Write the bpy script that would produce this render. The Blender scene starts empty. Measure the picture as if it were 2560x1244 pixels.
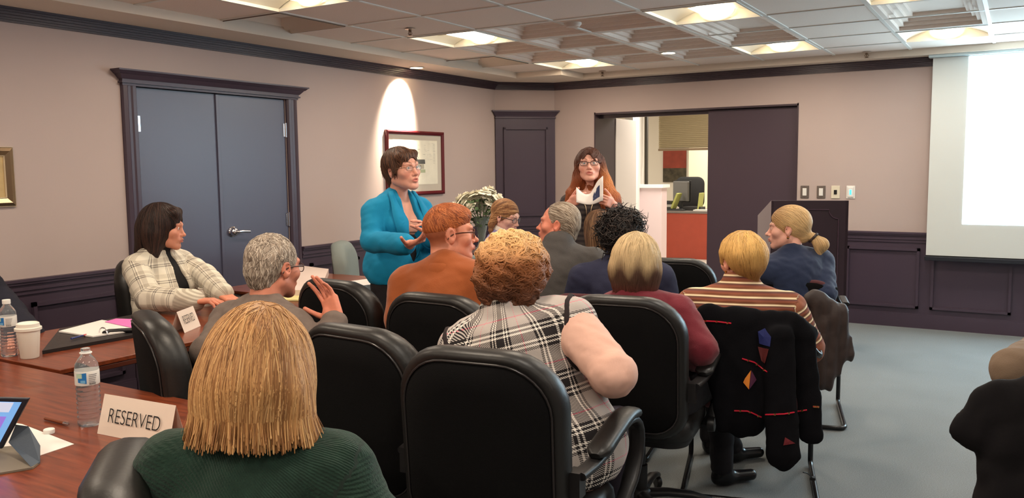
import bpy, math, random
import numpy as np
from mathutils import Vector, Matrix
PI=math.pi; R=math.radians
C=bpy.context.scene.collection
rng=np.random.RandomState(7)

# ------------------------------------------------------------------ camera model (2560 x 1244)
F_PX,PITCH,ROLL,YAW,HC=2094.3,R(5.513),R(-.594),R(31.195),1.46
_fw=np.array([-math.sin(YAW)*math.cos(PITCH),math.cos(YAW)*math.cos(PITCH),-math.sin(PITCH)])
_rt=np.array([math.cos(YAW),math.sin(YAW),0.]); _up=np.cross(_rt,_fw)
_c,_s=math.cos(ROLL),math.sin(ROLL)
_rt,_up=_rt*_c+_up*_s,_up*_c-_rt*_s
def spot(px,py,D):
    d=_fw*F_PX+_rt*(px-1280)-_up*(py-622)
    return np.array([0,0,HC])+d*(D/F_PX)
def on_z(px,py,z):
    d=_fw*F_PX+_rt*(px-1280)-_up*(py-622); return np.array([0,0,HC])+d*((z-HC)/d[2])
def on_x(px,py,x):
    d=_fw*F_PX+_rt*(px-1280)-_up*(py-622); return np.array([0,0,HC])+d*(x/d[0])
def on_y(px,py,y):
    d=_fw*F_PX+_rt*(px-1280)-_up*(py-622); return np.array([0,0,HC])+d*(y/d[1])
cam=bpy.data.cameras.new('camera'); co=bpy.data.objects.new('camera',cam); C.objects.link(co)
cam.sensor_width=36; cam.lens=36*F_PX/2560; cam.clip_start=.05; cam.clip_end=60
m=Matrix((( _rt[0],_up[0],-_fw[0],0),(_rt[1],_up[1],-_fw[1],0),(_rt[2],_up[2],-_fw[2],HC),(0,0,0,1)))
co.matrix_world=m; bpy.context.scene.camera=co

# ------------------------------------------------------------------ colour, materials
def lin(c):
    return tuple(((x/255)/12.92 if x/255<=.04045 else ((x/255+.055)/1.055)**2.4) for x in c)
MATS={}
def mat(name,col=(128,128,128),rough=.6,metal=0,noise=None,bump=None,emit=None,spec=.5,sheen=0,coat=0,trans=0,ior=1.45,alpha=1,vcol=False):
    """noise=(scale,amount) colour variation; bump=(scale,strength[,stretch xyz])"""
    if name in MATS: return MATS[name]
    m=bpy.data.materials.new(name); m.use_nodes=True; nt=m.node_tree; b=nt.nodes['Principled BSDF']; L=nt.links
    N=nt.nodes.new
    c=(*lin(col),1)
    b.inputs['Base Color'].default_value=c; b.inputs['Roughness'].default_value=rough; b.inputs['Metallic'].default_value=metal
    b.inputs['Specular IOR Level'].default_value=spec; b.inputs['Sheen Weight'].default_value=sheen; b.inputs['Coat Weight'].default_value=coat
    b.inputs['Transmission Weight'].default_value=trans; b.inputs['IOR'].default_value=ior; b.inputs['Alpha'].default_value=alpha
    tc=N('ShaderNodeTexCoord')
    src=None
    if vcol:
        a=N('ShaderNodeAttribute'); a.attribute_name='Col'; src=a.outputs['Color']; L.new(src,b.inputs['Base Color'])
    if noise:
        n=N('ShaderNodeTexNoise'); n.inputs['Scale'].default_value=noise[0]; n.inputs['Detail'].default_value=5
        L.new(tc.outputs['Object'],n.inputs['Vector'])
        mr=N('ShaderNodeMapRange'); mr.inputs['From Min'].default_value=.3; mr.inputs['From Max'].default_value=.7
        mr.inputs['To Min'].default_value=1-noise[1]; mr.inputs['To Max'].default_value=1+noise[1]; L.new(n.outputs['Fac'],mr.inputs['Value'])
        mx=N('ShaderNodeVectorMath'); mx.operation='SCALE'
        if src: L.new(src,mx.inputs[0])
        else: mx.inputs[0].default_value=c[:3]
        L.new(mr.outputs['Result'],mx.inputs['Scale']); L.new(mx.outputs[0],b.inputs['Base Color'])
    if bump:
        n=N('ShaderNodeTexNoise'); n.inputs['Scale'].default_value=bump[0]; n.inputs['Detail'].default_value=3
        if len(bump)>2:
            mp=N('ShaderNodeMapping'); mp.inputs['Scale'].default_value=bump[2]; L.new(tc.outputs['Object'],mp.inputs['Vector']); L.new(mp.outputs[0],n.inputs['Vector'])
        else: L.new(tc.outputs['Object'],n.inputs['Vector'])
        bp=N('ShaderNodeBump'); bp.inputs['Strength'].default_value=bump[1]; bp.inputs['Distance'].default_value=.004
        L.new(n.outputs['Fac'],bp.inputs['Height']); L.new(bp.outputs[0],b.inputs['Normal'])
    if emit:
        b.inputs['Emission Color'].default_value=(*lin(emit[0]),1); b.inputs['Emission Strength'].default_value=emit[1]
    MATS[name]=m; return m

def nodes_of(m): return m.node_tree.nodes, m.node_tree.links, m.node_tree.nodes['Principled BSDF']

# ------------------------------------------------------------------ mesh builder
def Rm(rx=0,ry=0,rz=0):
    return np.array((Matrix.Rotation(R(rz),3,'Z')@Matrix.Rotation(R(ry),3,'Y')@Matrix.Rotation(R(rx),3,'X')))
class MB:
    def __init__(s): s.v=[]; s.f=[]; s.mi=[]; s.mats=[]; s.cur=0; s.n=0
    def use(s,m):
        if m not in s.mats: s.mats.append(m)
        s.cur=s.mats.index(m); return s
    def add(s,v,f):
        v=np.asarray(v,float); s.v.append(v); s.f+= [tuple(int(i)+s.n for i in q) for q in f]; s.mi+=[s.cur]*len(f); s.n+=len(v); return s
    def box(s,c,sz,rot=None):
        x,y,z=[q/2 for q in sz]
        v=np.array([(-x,-y,-z),(x,-y,-z),(x,y,-z),(-x,y,-z),(-x,-y,z),(x,-y,z),(x,y,z),(-x,y,z)])
        if rot is not None: v=v@np.asarray(rot).T
        return s.add(v+np.array(c),[(3,2,1,0),(4,5,6,7),(0,1,5,4),(1,2,6,5),(2,3,7,6),(3,0,4,7)])
    def b2(s,a,b): # box by corners
        a=np.array(a,float);b=np.array(b,float); return s.box((a+b)/2,np.abs(b-a))
    def lathe(s,prof,c=(0,0,0),n=24,rot=None,sx=1,sy=1):
        v=[];f=[];m_=len(prof)
        for r,z in prof:
            for k in range(n):
                a=2*PI*k/n; v.append((r*math.cos(a)*sx,r*math.sin(a)*sy,z))
        for i in range(m_-1):
            for k in range(n):
                a,b=i*n+k,i*n+(k+1)%n; f.append((a,b,b+n,a+n))
        f.append(tuple(range(n))[::-1]); f.append(tuple(range((m_-1)*n,m_*n)))
        v=np.array(v)
        if rot is not None: v=v@np.asarray(rot).T
        return s.add(v+np.array(c),f)
    def cyl(s,a,b,r,r2=None,n=16):
        a=np.array(a,float);b=np.array(b,float);return s.sweep([a,b],[(r,r),((r if r2 is None else r2),)*2],n=n)
    def sweep(s,path,rad,n=10,up=None,sq=0,closed=False):
        """path points; rad: number | (ru,rv) | list of (ru,rv); sq>0 gives a squarer section"""
        P=np.array(path,float);m_=len(P)
        if not isinstance(rad,list): rad=[rad if isinstance(rad,tuple) else (rad,rad)]*m_
        T=np.zeros_like(P)
        for i in range(m_):
            a=P[(i-1)%m_] if (closed or i>0) else P[0]; b=P[(i+1)%m_] if (closed or i<m_-1) else P[-1]
            T[i]=b-a; T[i]/=np.linalg.norm(T[i])+1e-12
        u=np.array(up,float) if up is not None else (np.array([0,0,1.]) if abs(T[0][2])<.9 else np.array([1.,0,0]))
        v=[];f=[]
        for i in range(m_):
            w=np.cross(T[i],u); w/=np.linalg.norm(w)+1e-12; uu=np.cross(w,T[i])
            if up is None: u=uu
            ru,rv=rad[i]
            for k in range(n):
                a=2*PI*(k+.5)/n; ca,sa=math.cos(a),math.sin(a)
                if sq: ca=math.copysign(abs(ca)**(1-sq),ca); sa=math.copysign(abs(sa)**(1-sq),sa)
                v.append(P[i]+w*ca*ru+uu*sa*rv)
        for i in range(m_ if closed else m_-1):
            for k in range(n):
                a,b=i*n+k,i*n+(k+1)%n; c_,d=((i+1)%m_)*n+(k+1)%n,((i+1)%m_)*n+k; f.append((a,b,c_,d))
        if not closed:
            f.append(tuple(range(n))[::-1]); f.append(tuple(range((m_-1)*n,m_*n)))
        return s.add(v,f)
    def prism(s,poly,d,M=None,o=(0,0,0)):
        """poly in local xy, extruded along local z by d; M maps local->world"""
        n=len(poly); v=[(x,y,0) for x,y in poly]+[(x,y,d) for x,y in poly]
        f=[tuple(range(n))[::-1],tuple(range(n,2*n))]+[(k,(k+1)%n,(k+1)%n+n,k+n) for k in range(n)]
        v=np.array(v,float)
        if M is not None: v=v@np.asarray(M).T
        return s.add(v+np.array(o),f)
    def pillow(s,outline,layers,fn=None):
        """outline Nx2 ; layers [(scale_x,scale_y or inset,depth)] ; fn maps (x,y,d)->world; ends closed"""
        O=np.array(outline,float); n=len(O); c=O.mean(0); v=[]
        for sc,d in layers:
            q=(O-c)*sc+c
            v.append(np.c_[q,np.full(n,d)])
        v=np.vstack(v); 
        if fn is not None: v=fn(v)
        f=[];L=len(layers)
        for i in range(L-1):
            for k in range(n): f.append((i*n+k,i*n+(k+1)%n,(i+1)*n+(k+1)%n,(i+1)*n+k))
        f.append(tuple(range(n))[::-1]); f.append(tuple(range((L-1)*n,L*n)))
        return s.add(v,f)
    def grid(s,fn,nu,nv,closed_u=False):
        v=[fn(i/(nu if closed_u else nu-1),j/(nv-1)) for j in range(nv) for i in range(nu)]
        f=[]
        for j in range(nv-1):
            for i in range(nu if closed_u else nu-1):
                a=j*nu+i;b=j*nu+(i+1)%nu; f.append((a,b,b+nu,a+nu))
        return s.add(v,f)
    def obj(s,name,parent=None,smooth=None,bevel=None,solid=None,sub=0,local=True):
        me=bpy.data.meshes.new(name); V=np.vstack(s.v)
        me.from_pydata(V.tolist(),[],s.f)
        for m_ in s.mats: me.materials.append(m_)
        me.polygons.foreach_set('material_index',s.mi)
        me.validate(); me.update()
        o=bpy.data.objects.new(name,me); C.objects.link(o)
        if parent is not None: o.parent=parent
        if smooth is not None:
            me.polygons.foreach_set('use_smooth',[True]*len(me.polygons))
            if smooth<180: 
                me.set_sharp_from_angle(angle=R(smooth))
        if solid:
            md=o.modifiers.new('solid','SOLIDIFY'); md.thickness=solid; md.offset=0
        if bevel:
            md=o.modifiers.new('bevel','BEVEL'); md.width=bevel; md.segments=3; md.limit_method='ANGLE'; md.angle_limit=R(40)
            if smooth is None:
                me.polygons.foreach_set('use_smooth',[True]*len(me.polygons)); 
                md.harden_normals=True
        if sub:
            md=o.modifiers.new('sub','SUBSURF'); md.levels=sub; md.render_levels=sub
        return o
def thing(name,label,cat,loc=(0,0,0),rz=0,group=None):
    o=bpy.data.objects.new(name,None); C.objects.link(o); o.location=[float(q) for q in loc]; o.rotation_euler=(0,0,R(rz)); o.empty_display_size=.1
    return tag(o,label,cat,group)
def tag(o,label,cat,group=None,kind=None):
    o['label']=label; o['category']=cat
    if group: o['group']=group
    if kind: o['kind']=kind
    return o
def struct(o): o['kind']='structure'; return o
def dup(root,loc,rz,label,group=None,sc=None):
    r=root.copy(); C.objects.link(r); r.location=[float(q) for q in loc]; r.rotation_euler=(0,0,R(rz)); r['label']=label
    if group: r['group']=group
    if sc: r.scale=(sc,)*3
    for ch in list(root.children):
        c=ch.copy(); C.objects.link(c); c.parent=r
        for g in list(ch.children):
            d=g.copy(); C.objects.link(d); d.parent=c
    return r
def rrect(w,h,r,n=6,cx=0,cy=0):
    """rounded rectangle; r = single or (bl,br,tr,tl)"""
    if not isinstance(r,(tuple,list)): r=(r,)*4
    out=[]
    for (sx,sy,rr,a0) in ((-1,-1,r[0],180),(1,-1,r[1],270),(1,1,r[2],0),(-1,1,r[3],90)):
        for k in range(n+1):
            a=R(a0+90*k/n); out.append((cx+sx*(w/2-rr)+rr*math.cos(a),cy+sy*(h/2-rr)+rr*math.sin(a)))
    return out
def resample(path,n):
    P=np.array(path,float); d=np.r_[0,np.cumsum(np.linalg.norm(np.diff(P,axis=0),axis=1))]
    t=np.linspace(0,d[-1],n); return np.c_[[np.interp(t,d,P[:,k]) for k in range(P.shape[1])]].T
def smoothpath(path,n,it=2):
    P=np.array(path,float)
    for _ in range(it): # Chaikin
        Q=[P[0]]
        for a,b in zip(P[:-1],P[1:]): Q+= [a*.75+b*.25,a*.25+b*.75]
        Q.append(P[-1]); P=np.array(Q)
    return resample(P,n)

# ------------------------------------------------------------------ implicit surfaces
def smin(a,b,k):
    if k<=0: return np.minimum(a,b)
    h=np.maximum(k-np.abs(a-b),0)/k; return np.minimum(a,b)-h*h*k*.25
class S:
    """list of (op,k,fn) evaluated in order; op '+' union, '-' subtract, '&' intersect"""
    def __init__(s): s.q=[]; s.lo=np.full(3,1e9); s.hi=-s.lo; s.off=0; s.disp=None
    def _b(s,c,r): s.lo=np.minimum(s.lo,np.array(c)-r); s.hi=np.maximum(s.hi,np.array(c)+r)
    def ell(s,c,r,k=.02,rot=None,op='+'):
        c=np.array(c,float); r=np.array(r,float) if np.ndim(r) else np.full(3,float(r)); Q=None if rot is None else np.asarray(rot)
        def fn(p):
            q=p-c
            if Q is not None: q=q@Q
            a=np.sqrt(((q/r)**2).sum(1)); b=np.sqrt(((q/(r*r))**2).sum(1))+1e-9
            return a*(a-1)/b
        if op=='+': s._b(c,r.max())
        s.q.append((op,k,fn)); return s
    def cap(s,a,b,ra,rb=None,k=.02,op='+',flat=None):
        a=np.array(a,float);b=np.array(b,float); rb=ra if rb is None else rb; ba=b-a; L=ba@ba+1e-12
        def fn(p):
            q=p-a; h=np.clip(q@ba/L,0,1); e=q-h[:,None]*ba
            if flat is not None:
                n,f=flat; e=e+(e@n)[:,None]*n*(1/f-1)
            return np.sqrt((e*e).sum(1))-(ra+(rb-ra)*h)
        if op=='+': s._b(a,ra);s._b(b,rb)
        s.q.append((op,k,fn)); return s
    def chain(s,pts,rs,k=.02,op='+',flat=None):
        for i in range(len(pts)-1): s.cap(pts[i],pts[i+1],rs[i],rs[i+1],k if i==0 else k*.6,op,flat)
        return s
    def box(s,c,h,r=.01,k=.01,rot=None,op='+'):
        c=np.array(c,float);h=np.array(h,float);Q=None if rot is None else np.asarray(rot)
        def fn(p):
            q=p-c
            if Q is not None: q=q@Q
            q=np.abs(q)-(h-r); return np.sqrt((np.maximum(q,0)**2).sum(1))+np.minimum(q.max(1),0)-r
        if op=='+': s._b(c,np.linalg.norm(h))
        s.q.append((op,k,fn)); return s
    def plane(s,c,n,k=.005,op='-'):
        """removes the half space on the side n points to"""
        c=np.array(c,float);n=np.array(n,float);n=n/np.linalg.norm(n)
        s.q.append((op,k,lambda p:-((p-c)@n))); return s
    def __call__(s,p):
        d=None
        for op,k,fn in s.q:
            e=fn(p)
            if d is None: d=e
            elif op=='+': d=smin(d,e,k)
            elif op=='-': d=-smin(-d,e,k)
            elif op=='&': d=-smin(-d,-e,k)
        if s.disp is not None: d=d+s.disp(p)
        return d-s.off
    def joinbb(s,o): s.lo=np.minimum(s.lo,o.lo); s.hi=np.maximum(s.hi,o.hi)
def fbm(p,f,seed=0,oct=2):
    r=np.random.RandomState(seed); out=np.zeros(len(p)); a=1
    for o in range(oct):
        for _ in range(4):
            k=r.randn(3); k/=np.linalg.norm(k); out+=a*.25*np.sin(p@(k*f*(2**o)*6.28)+r.rand()*6.28+1.7*np.sin(p@(r.randn(3)*f*(2**o)*2.5)))
        a*=.5
    return out
def polygonize(f,lo,hi,h,newton=2,marg=1.6):
    lo=np.array(lo)-3*h; hi=np.array(hi)+3*h
    B=6; nb=np.maximum(1,np.ceil((hi-lo)/h/B).astype(int)); n=nb*B+1
    ax=[lo[i]+h*(B*np.arange(nb[i])+B/2) for i in range(3)]
    Cc=np.stack(np.meshgrid(*ax,indexing='ij'),-1).reshape(-1,3)
    dc=f(Cc).astype(np.float32)
    keep=np.abs(dc)<B*h*.87*marg+h
    D=np.repeat(np.repeat(np.repeat(dc.reshape(nb),B,0),B,1),B,2)
    D=np.pad(D,((0,1),)*3,mode='edge')
    idx=np.stack(np.unravel_index(np.nonzero(keep)[0],nb),1)
    l=np.arange(B+1); loc=np.stack(np.meshgrid(l,l,l,indexing='ij'),-1).reshape(-1,3)
    for ch in range(0,len(idx),1200):
        g=(idx[ch:ch+1200,None,:]*B+loc[None]).reshape(-1,3)
        D[g[:,0],g[:,1],g[:,2]]=f(lo+g*h)
    s=D<0
    cs=tuple(x-1 for x in D.shape)
    acc=np.zeros(cs+(3,),np.float32); cnt=np.zeros(cs,np.int32)
    quads=[]
    for a in range(3):
        sl0=[slice(None)]*3; sl1=[slice(None)]*3; sl0[a]=slice(0,-1); sl1[a]=slice(1,None)
        d0=D[tuple(sl0)];d1=D[tuple(sl1)]; x=(d0<0)!=(d1<0)
        ii=np.stack(np.nonzero(x),1); t=d0[x]/(d0[x]-d1[x])
        pos=ii.astype(np.float32); pos[:,a]+=t
        b,c=(a+1)%3,(a+2)%3
        for db in (0,-1):
            for dc_ in (0,-1):
                q=ii.copy(); q[:,b]+=db; q[:,c]+=dc_
                ok=((q>=0)&(q<np.array(cs))).all(1); q=q[ok]
                np.add.at(acc,(q[:,0],q[:,1],q[:,2]),pos[ok]); np.add.at(cnt,(q[:,0],q[:,1],q[:,2]),1)
        inner=(ii[:,b]>0)&(ii[:,c]>0)&(ii[:,b]<cs[b])&(ii[:,c]<cs[c])
        q=ii[inner]; sg=(d0[x]<0)[inner]
        e=np.eye(3,dtype=int)
        c0=q-e[b]-e[c]; c1=q-e[c]; c2=q; c3=q-e[b]
        Q=np.stack([c0,c1,c2,c3],1); Q[~sg]=Q[~sg][:,::-1]
        quads.append(Q)
    m_=cnt>0; vid=np.full(cs,-1); vid[m_]=np.arange(m_.sum())
    V=lo+h*(acc[m_]/cnt[m_][:,None])
    Q=np.concatenate(quads); Fc=vid[Q[...,0],Q[...,1],Q[...,2]]
    for _ in range(newton):
        V=snap(f,V,h*.25,lim=h*.7)
    return V,Fc
def grad(f,V,e):
    d=f(V); g=np.stack([(f(V+np.eye(3)[i]*e)-d)/e for i in range(3)],1)
    return d,g
def snap(f,V,e=.001,lim=.01,off=0):
    d,g=grad(f,V,e); d=d-off; gg=(g*g).sum(1)+1e-6; st=-(d/gg)[:,None]*g
    L=np.linalg.norm(st,axis=1,keepdims=True)+1e-12; return V+st*np.minimum(1,lim/L)
def meshobj(name,parts,parent=None,smooth=True):
    """parts: list of (V,F,material,color Nx3 or None,extra attr Nx3 or None)"""
    me=bpy.data.meshes.new(name); V=[];off=0;ls=[];lt=[];mi=[];cols=[];tcs=[];mats=[]
    for V_,F_,m_,c_,t_ in parts:
        if m_ not in mats: mats.append(m_)
        F_=np.asarray(F_); V.append(V_); ls.append((F_+off).ravel()); lt.append(np.full(len(F_),F_.shape[1])); mi.append(np.full(len(F_),mats.index(m_))); off+=len(V_)
        cols.append(np.c_[(c_ if c_ is not None else np.ones((len(V_),3))),np.ones(len(V_))]); tcs.append(t_ if t_ is not None else V_)
    V=np.vstack(V);ls=np.concatenate(ls);lt=np.concatenate(lt)
    me.vertices.add(len(V)); me.vertices.foreach_set('co',V.astype(np.float32).ravel())
    me.loops.add(len(ls)); me.loops.foreach_set('vertex_index',ls.astype(np.int32))
    me.polygons.add(len(lt)); me.polygons.foreach_set('loop_start',np.r_[0,np.cumsum(lt)[:-1]].astype(np.int32)); me.polygons.foreach_set('loop_total',lt.astype(np.int32))
    for m_ in mats: me.materials.append(m_)
    me.polygons.foreach_set('material_index',np.concatenate(mi).astype(np.int32))
    me.polygons.foreach_set('use_smooth',np.ones(len(lt),bool))
    me.update(calc_edges=True)
    a=me.color_attributes.new('Col','FLOAT_COLOR','POINT'); a.data.foreach_set('color',np.vstack(cols).astype(np.float32).ravel())
    t=me.attributes.new('tc','FLOAT_VECTOR','POINT'); t.data.foreach_set('vector',np.vstack(tcs).astype(np.float32).ravel())
    me.validate(); o=bpy.data.objects.new(name,me); C.objects.link(o)
    if parent is not None: o.parent=parent
    return o
def sdfobj(name,s,h,m_,parent=None,col=None,tc=None,newton=2):
    V,F_=polygonize(s,s.lo-abs(s.off)-.01,s.hi+abs(s.off)+.01,h,newton)
    return meshobj(name,[(V,F_,m_,None if col is None else col(V),None if tc is None else tc(V))],parent)
# ================================================================== ROOM
XL,YB,ZS,ZT=-4.88,8.204,2.377,2.43       # left wall, back wall, soffit, tile ceiling
XR,YF=3.4,-2.8
PLUM=(70,57,70)
wall_m=mat('wall_paint',(184,166,160),.75,bump=(60,.06),noise=(1.2,.03))
plum=mat('plum_paint',PLUM,.38,noise=(3,.03))
plum_d=mat('plum_paint_dark',(60,46,54),.4)
doorm=mat('door_paint',(80,80,100),.40,bump=(160,.05),spec=.8)
ceil_m=mat('ceiling_tile',(240,224,212),.95,bump=(120,.25))
soff_m=mat('soffit_paint',(228,214,198),.85)
tbar=mat('tbar_white',(225,222,215),.5)
white=mat('white_paint',(240,238,235),.6)
chrome=mat('chrome',(220,220,225),.15,1)
black=mat('black_plastic',(18,18,20),.4)
carpet=mat('carpet',(122,126,127),.95,noise=(2.2,.05),bump=(700,.6))
n_,l_,b_=nodes_of(carpet)
nn=n_.new('ShaderNodeTexNoise'); nn.inputs['Scale'].default_value=210; nn.inputs['Detail'].default_value=2
tc_=n_.new('ShaderNodeTexCoord'); l_.new(tc_.outputs['Object'],nn.inputs['Vector'])
mr_=n_.new('ShaderNodeMapRange'); mr_.inputs['From Min'].default_value=.3; mr_.inputs['From Max'].default_value=.7; mr_.inputs['To Min'].default_value=.78; mr_.inputs['To Max'].default_value=1.2
l_.new(nn.outputs['Fac'],mr_.inputs['Value'])
vm=n_.new('ShaderNodeVectorMath'); vm.operation='SCALE'
old=b_.inputs['Base Color'].links[0].from_socket; l_.new(old,vm.inputs[0]); l_.new(mr_.outputs[0],vm.inputs['Scale']); l_.new(vm.outputs[0],b_.inputs['Base Color'])

def st(mb,name,**k): return struct(mb.obj(name,**k))
mb=MB().use(carpet); mb.b2((XL-.3,YF,-.1),(XR,YB+.02,0)); st(mb,'floor')
bfl=mat('back_carpet',(214,206,196),.9,noise=(30,.06))
mb=MB().use(bfl); mb.b2((-9,YB+.02,-.1),(0,17,-.001)); st(mb,'floor.001')
# left wall with the double-door opening
DY0,DY1,DZ=3.411,4.703,2.015
mb=MB().use(wall_m)
mb.b2((XL-.15,YF,0),(XL,DY0,2.6)); mb.b2((XL-.15,DY1,0),(XL,7.731,2.6)); mb.b2((XL-.15,DY0,DZ),(XL,DY1,2.6)); mb.b2((XL-.2,DY0-.1,0),(XL-.12,DY1+.1,DZ+.1))
st(mb,'wall_left')
# chamfered corner
ca,cb=np.array([XL,7.731]),np.array([-4.405,YB])
mb=MB().use(wall_m); dd=(cb-ca)/np.linalg.norm(cb-ca); nrm=np.array([dd[1],-dd[0]])
mb.prism([tuple(ca),tuple(cb),tuple(cb-nrm*.3),tuple(ca-nrm*.3)],2.6); st(mb,'wall_corner')
OX0,OX1,OZ=-3.921,-1.805,2.031
mb=MB().use(wall_m)
mb.b2((-4.9,YB,0),(OX0,YB+.2,2.6)); mb.b2((OX1,YB,0),(XR,YB+.2,2.6)); mb.b2((OX0,YB,OZ),(OX1,YB+.2,2.6)); st(mb,'wall_back')
mb=MB().use(wall_m); mb.b2((XR,YF,0),(XR+.1,YB,2.6)); st(mb,'wall_right')
mb=MB().use(wall_m); mb.b2((XL,YF-.1,0),(XR,YF,2.6)); st(mb,'wall_front')
# wainscot skin (dark), chair rail, baseboard, raised panel mouldings
WZ=.855
def frame_mold(mb,org,u,w,z0,z1,nrm_,t=.028,d=.014):
    """moulding rectangle lying on a wall; org start point xy, u unit dir, w width"""
    for (a0,a1,c0,c1) in ((0,w,z0,z0+t),(0,w,z1-t,z1),(0,t,z0,z1),(w-t,w,z0,z1)):
        for (s_,dd_) in ((0,d),(.3,d*1.6)):
            e=t*s_*.5 if s_ else 0
            p0=np.array(org)+np.array(u)*(a0+e); p1=np.array(org)+np.array(u)*(a1-e); q=np.array(nrm_)*dd_
            mb.prism([tuple(p0),tuple(p1),tuple(p1+q),tuple(p0+q)],(c1-e)-(c0+e),o=(0,0,c0+e))
def wains(name,a,b,nr,panels,ends=None):
    a=np.array(a,float);b=np.array(b,float);nr=np.array(nr,float);u=(b-a)/np.linalg.norm(b-a);L=np.linalg.norm(b-a)
    mb=MB().use(plum)
    def strip(z0,z1,d,mb=mb,e=0):
        q=nr*d; p0,p1=a-u*e,b+u*e; mb.prism([tuple(p0),tuple(p1),tuple(p1+q),tuple(p0+q)][::1],z1-z0,o=(0,0,z0))
    strip(0,WZ-.02,.012)
    for x0,x1 in panels: frame_mold(mb,a+u*x0+nr*.012,u,x1-x0,.175,.715,nr)
    st(mb,'trim_'+name+'_wainscot')
    mb2=MB().use(plum)
    for z0,z1,d in ((.765,.79,.022),(.79,.80,.03),(.80,.825,.022),(.825,.84,.034),(.84,.856,.042)): strip(z0,z1,d,mb2)
    st(mb2,'trim_'+name+'_rail')
    mb3=MB().use(plum)
    for z0,z1,d in ((0,.115,.022),(.115,.13,.018)): strip(z0,z1,d,mb3)
    st(mb3,'baseboard_'+name)
lp=[]; y=2.61
def per(a,b,first,w,g):
    o=[];x=first
    while x+w<b: 
        if x>a: o.append((x,x+w))
        x+=w+g
    return o
wains('left_near',(XL,YF),(XL,3.30),(1,0),[(y0-YF,y1-YF) for y0,y1 in ((1.45,2.0),(2.06,2.60),(2.66,3.22),(.8,1.38))])
wains('left_far',(XL,4.81),(XL,7.70),(1,0),[(.08,.66),(.78,1.5),(1.62,2.2),(2.3,2.8)])
wains('back_left',(-4.38,YB),(OX0-.02,YB),(0,-1),[(.05,.42)])
wains('back_right',(OX1+.1,YB),(XR,YB),(0,-1),[(.36,.975),(1.065,1.685),(1.79,2.4),(2.5,3.1)])
# crown moulding following the walls
def crown(name,pts):
    mb=MB().use(plum_d)
    for z0,z1,d in ((2.300,2.312,.012),(2.312,2.324,.02),(2.324,2.338,.03),(2.338,2.352,.045),(2.352,2.364,.058),(2.364,2.377,.066)):
        P=[np.array(p,float) for p in pts]; off=[]
        for i,p in enumerate(P):
            ns=[]
            if i>0: e=P[i]-P[i-1]; e/=np.linalg.norm(e); ns.append(np.array([e[1],-e[0]]))
            if i<len(P)-1: e=P[i+1]-P[i]; e/=np.linalg.norm(e); ns.append(np.array([e[1],-e[0]]))
            n=sum(ns); n/=np.linalg.norm(n); k=d/(n@ns[0]); off.append(p+n*k)
        for i in range(len(P)-1): mb.prism([tuple(P[i]),tuple(P[i+1]),tuple(off[i+1]),tuple(off[i])],z1-z0,o=(0,0,z0))
    return st(mb,name)
crown('trim_crown_left',[(XL,YF),(XL,7.731),(-4.405,YB),(XR,YB)])
# ---- ceiling : soffit + tray with grid, coffers
TX0,TY1=-4.463,7.985; gx=[-3.942+.6197*i for i in range(-1,13)]; gy=[5.011+.6197*(j-3) for j in range(-9,8)]
GX=lambda i:-3.942+.6197*i
GY=lambda j:5.011+.6197*(j-3)
NX,NY=GX(0),GY(7)   # notch corner
mb=MB().use(soff_m)
mb.b2((XL-.1,YF,ZS),(TX0,NY,2.6)); mb.b2((XL-.1,NY,ZS),(NX,YB+.1,2.6)); mb.b2((NX,TY1,ZS),(XR,YB+.1,2.6)); st(mb,'ceiling_soffit')
coffers=[(1,3,2,1),(1,4,1,1),(2,4,1,1),(1,5,1,1),(2,5,1,1),(0,4,1,1),(0,5,1,1),(1,6,1,1),(2,6,1,1),(3,4,1,2),(5,4,1,2)]
lights=[(0,0),(0,3),(0,6),(3,0),(3,3),(3,6),(5,0),(5,3),(5,6),(0,-3),(3,-3),(5,-3),(8,3),(8,6),(8,0),(0,-6),(3,-6),(5,-6),(8,-3),(8,-6),(3,-9),(0,-9)]
occ={}
for i,j,w,h in coffers:
    for a in range(w):
        for b in range(h): occ[(i+a,j+b)]='c'
for q in lights: occ[q]='l'
vents=[(-1,1),(-1,5)]
for q in vents: occ[q]='v'
mb=MB().use(ceil_m)
def quad(mb,p): mb.add(p,[(0,1,2,3)])
g=.012
for i in range(-1,12):
    for j in range(-12,8):
        x0,x1,y0,y1=GX(i)+g,GX(i+1)-g,GY(j)+g,GY(j+1)-g
        if occ.get((i,j)): continue
        if i==-1:
            if j>6: continue
            x0=TX0
        if j==7: y1=TY1
        if i==-1 and j==6: y1=NY
        z=ZT+.004
        quad(mb,[(x0,y0,z),(x0,y1,z),(x1,y1,z),(x1,y0,z)])
for i,j,w,h in coffers:
    x0,x1,y0,y1=GX(i)+g,GX(i+w)-g,GY(j)+g,GY(j+h)-g; z=ZT
    s=.032;dz=.026
    for k in range(4):
        X0,X1,Y0,Y1=x0+s,x1-s,y0+s,y1-s
        # flat ledge
        quad(mb,[(x0,y0,z),(X0,Y0,z),(X1,Y0,z),(x1,y0,z)]);quad(mb,[(x1,y0,z),(X1,Y0,z),(X1,Y1,z),(x1,y1,z)])
        quad(mb,[(x1,y1,z),(X1,Y1,z),(X0,Y1,z),(x0,y1,z)]);quad(mb,[(x0,y1,z),(X0,Y1,z),(X0,Y0,z),(x0,y0,z)])
        for p,q in (((X0,Y0),(X1,Y0)),((X1,Y0),(X1,Y1)),((X1,Y1),(X0,Y1)),((X0,Y1),(X0,Y0))):
            quad(mb,[(*p,z),(*p,z+dz),(*q,z+dz),(*q,z)])
        x0,x1,y0,y1,z=X0,X1,Y0,Y1,z+dz
    quad(mb,[(x0,y0,z),(x0,y1,z),(x1,y1,z),(x1,y0,z)])
mb.use(tbar)
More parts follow.
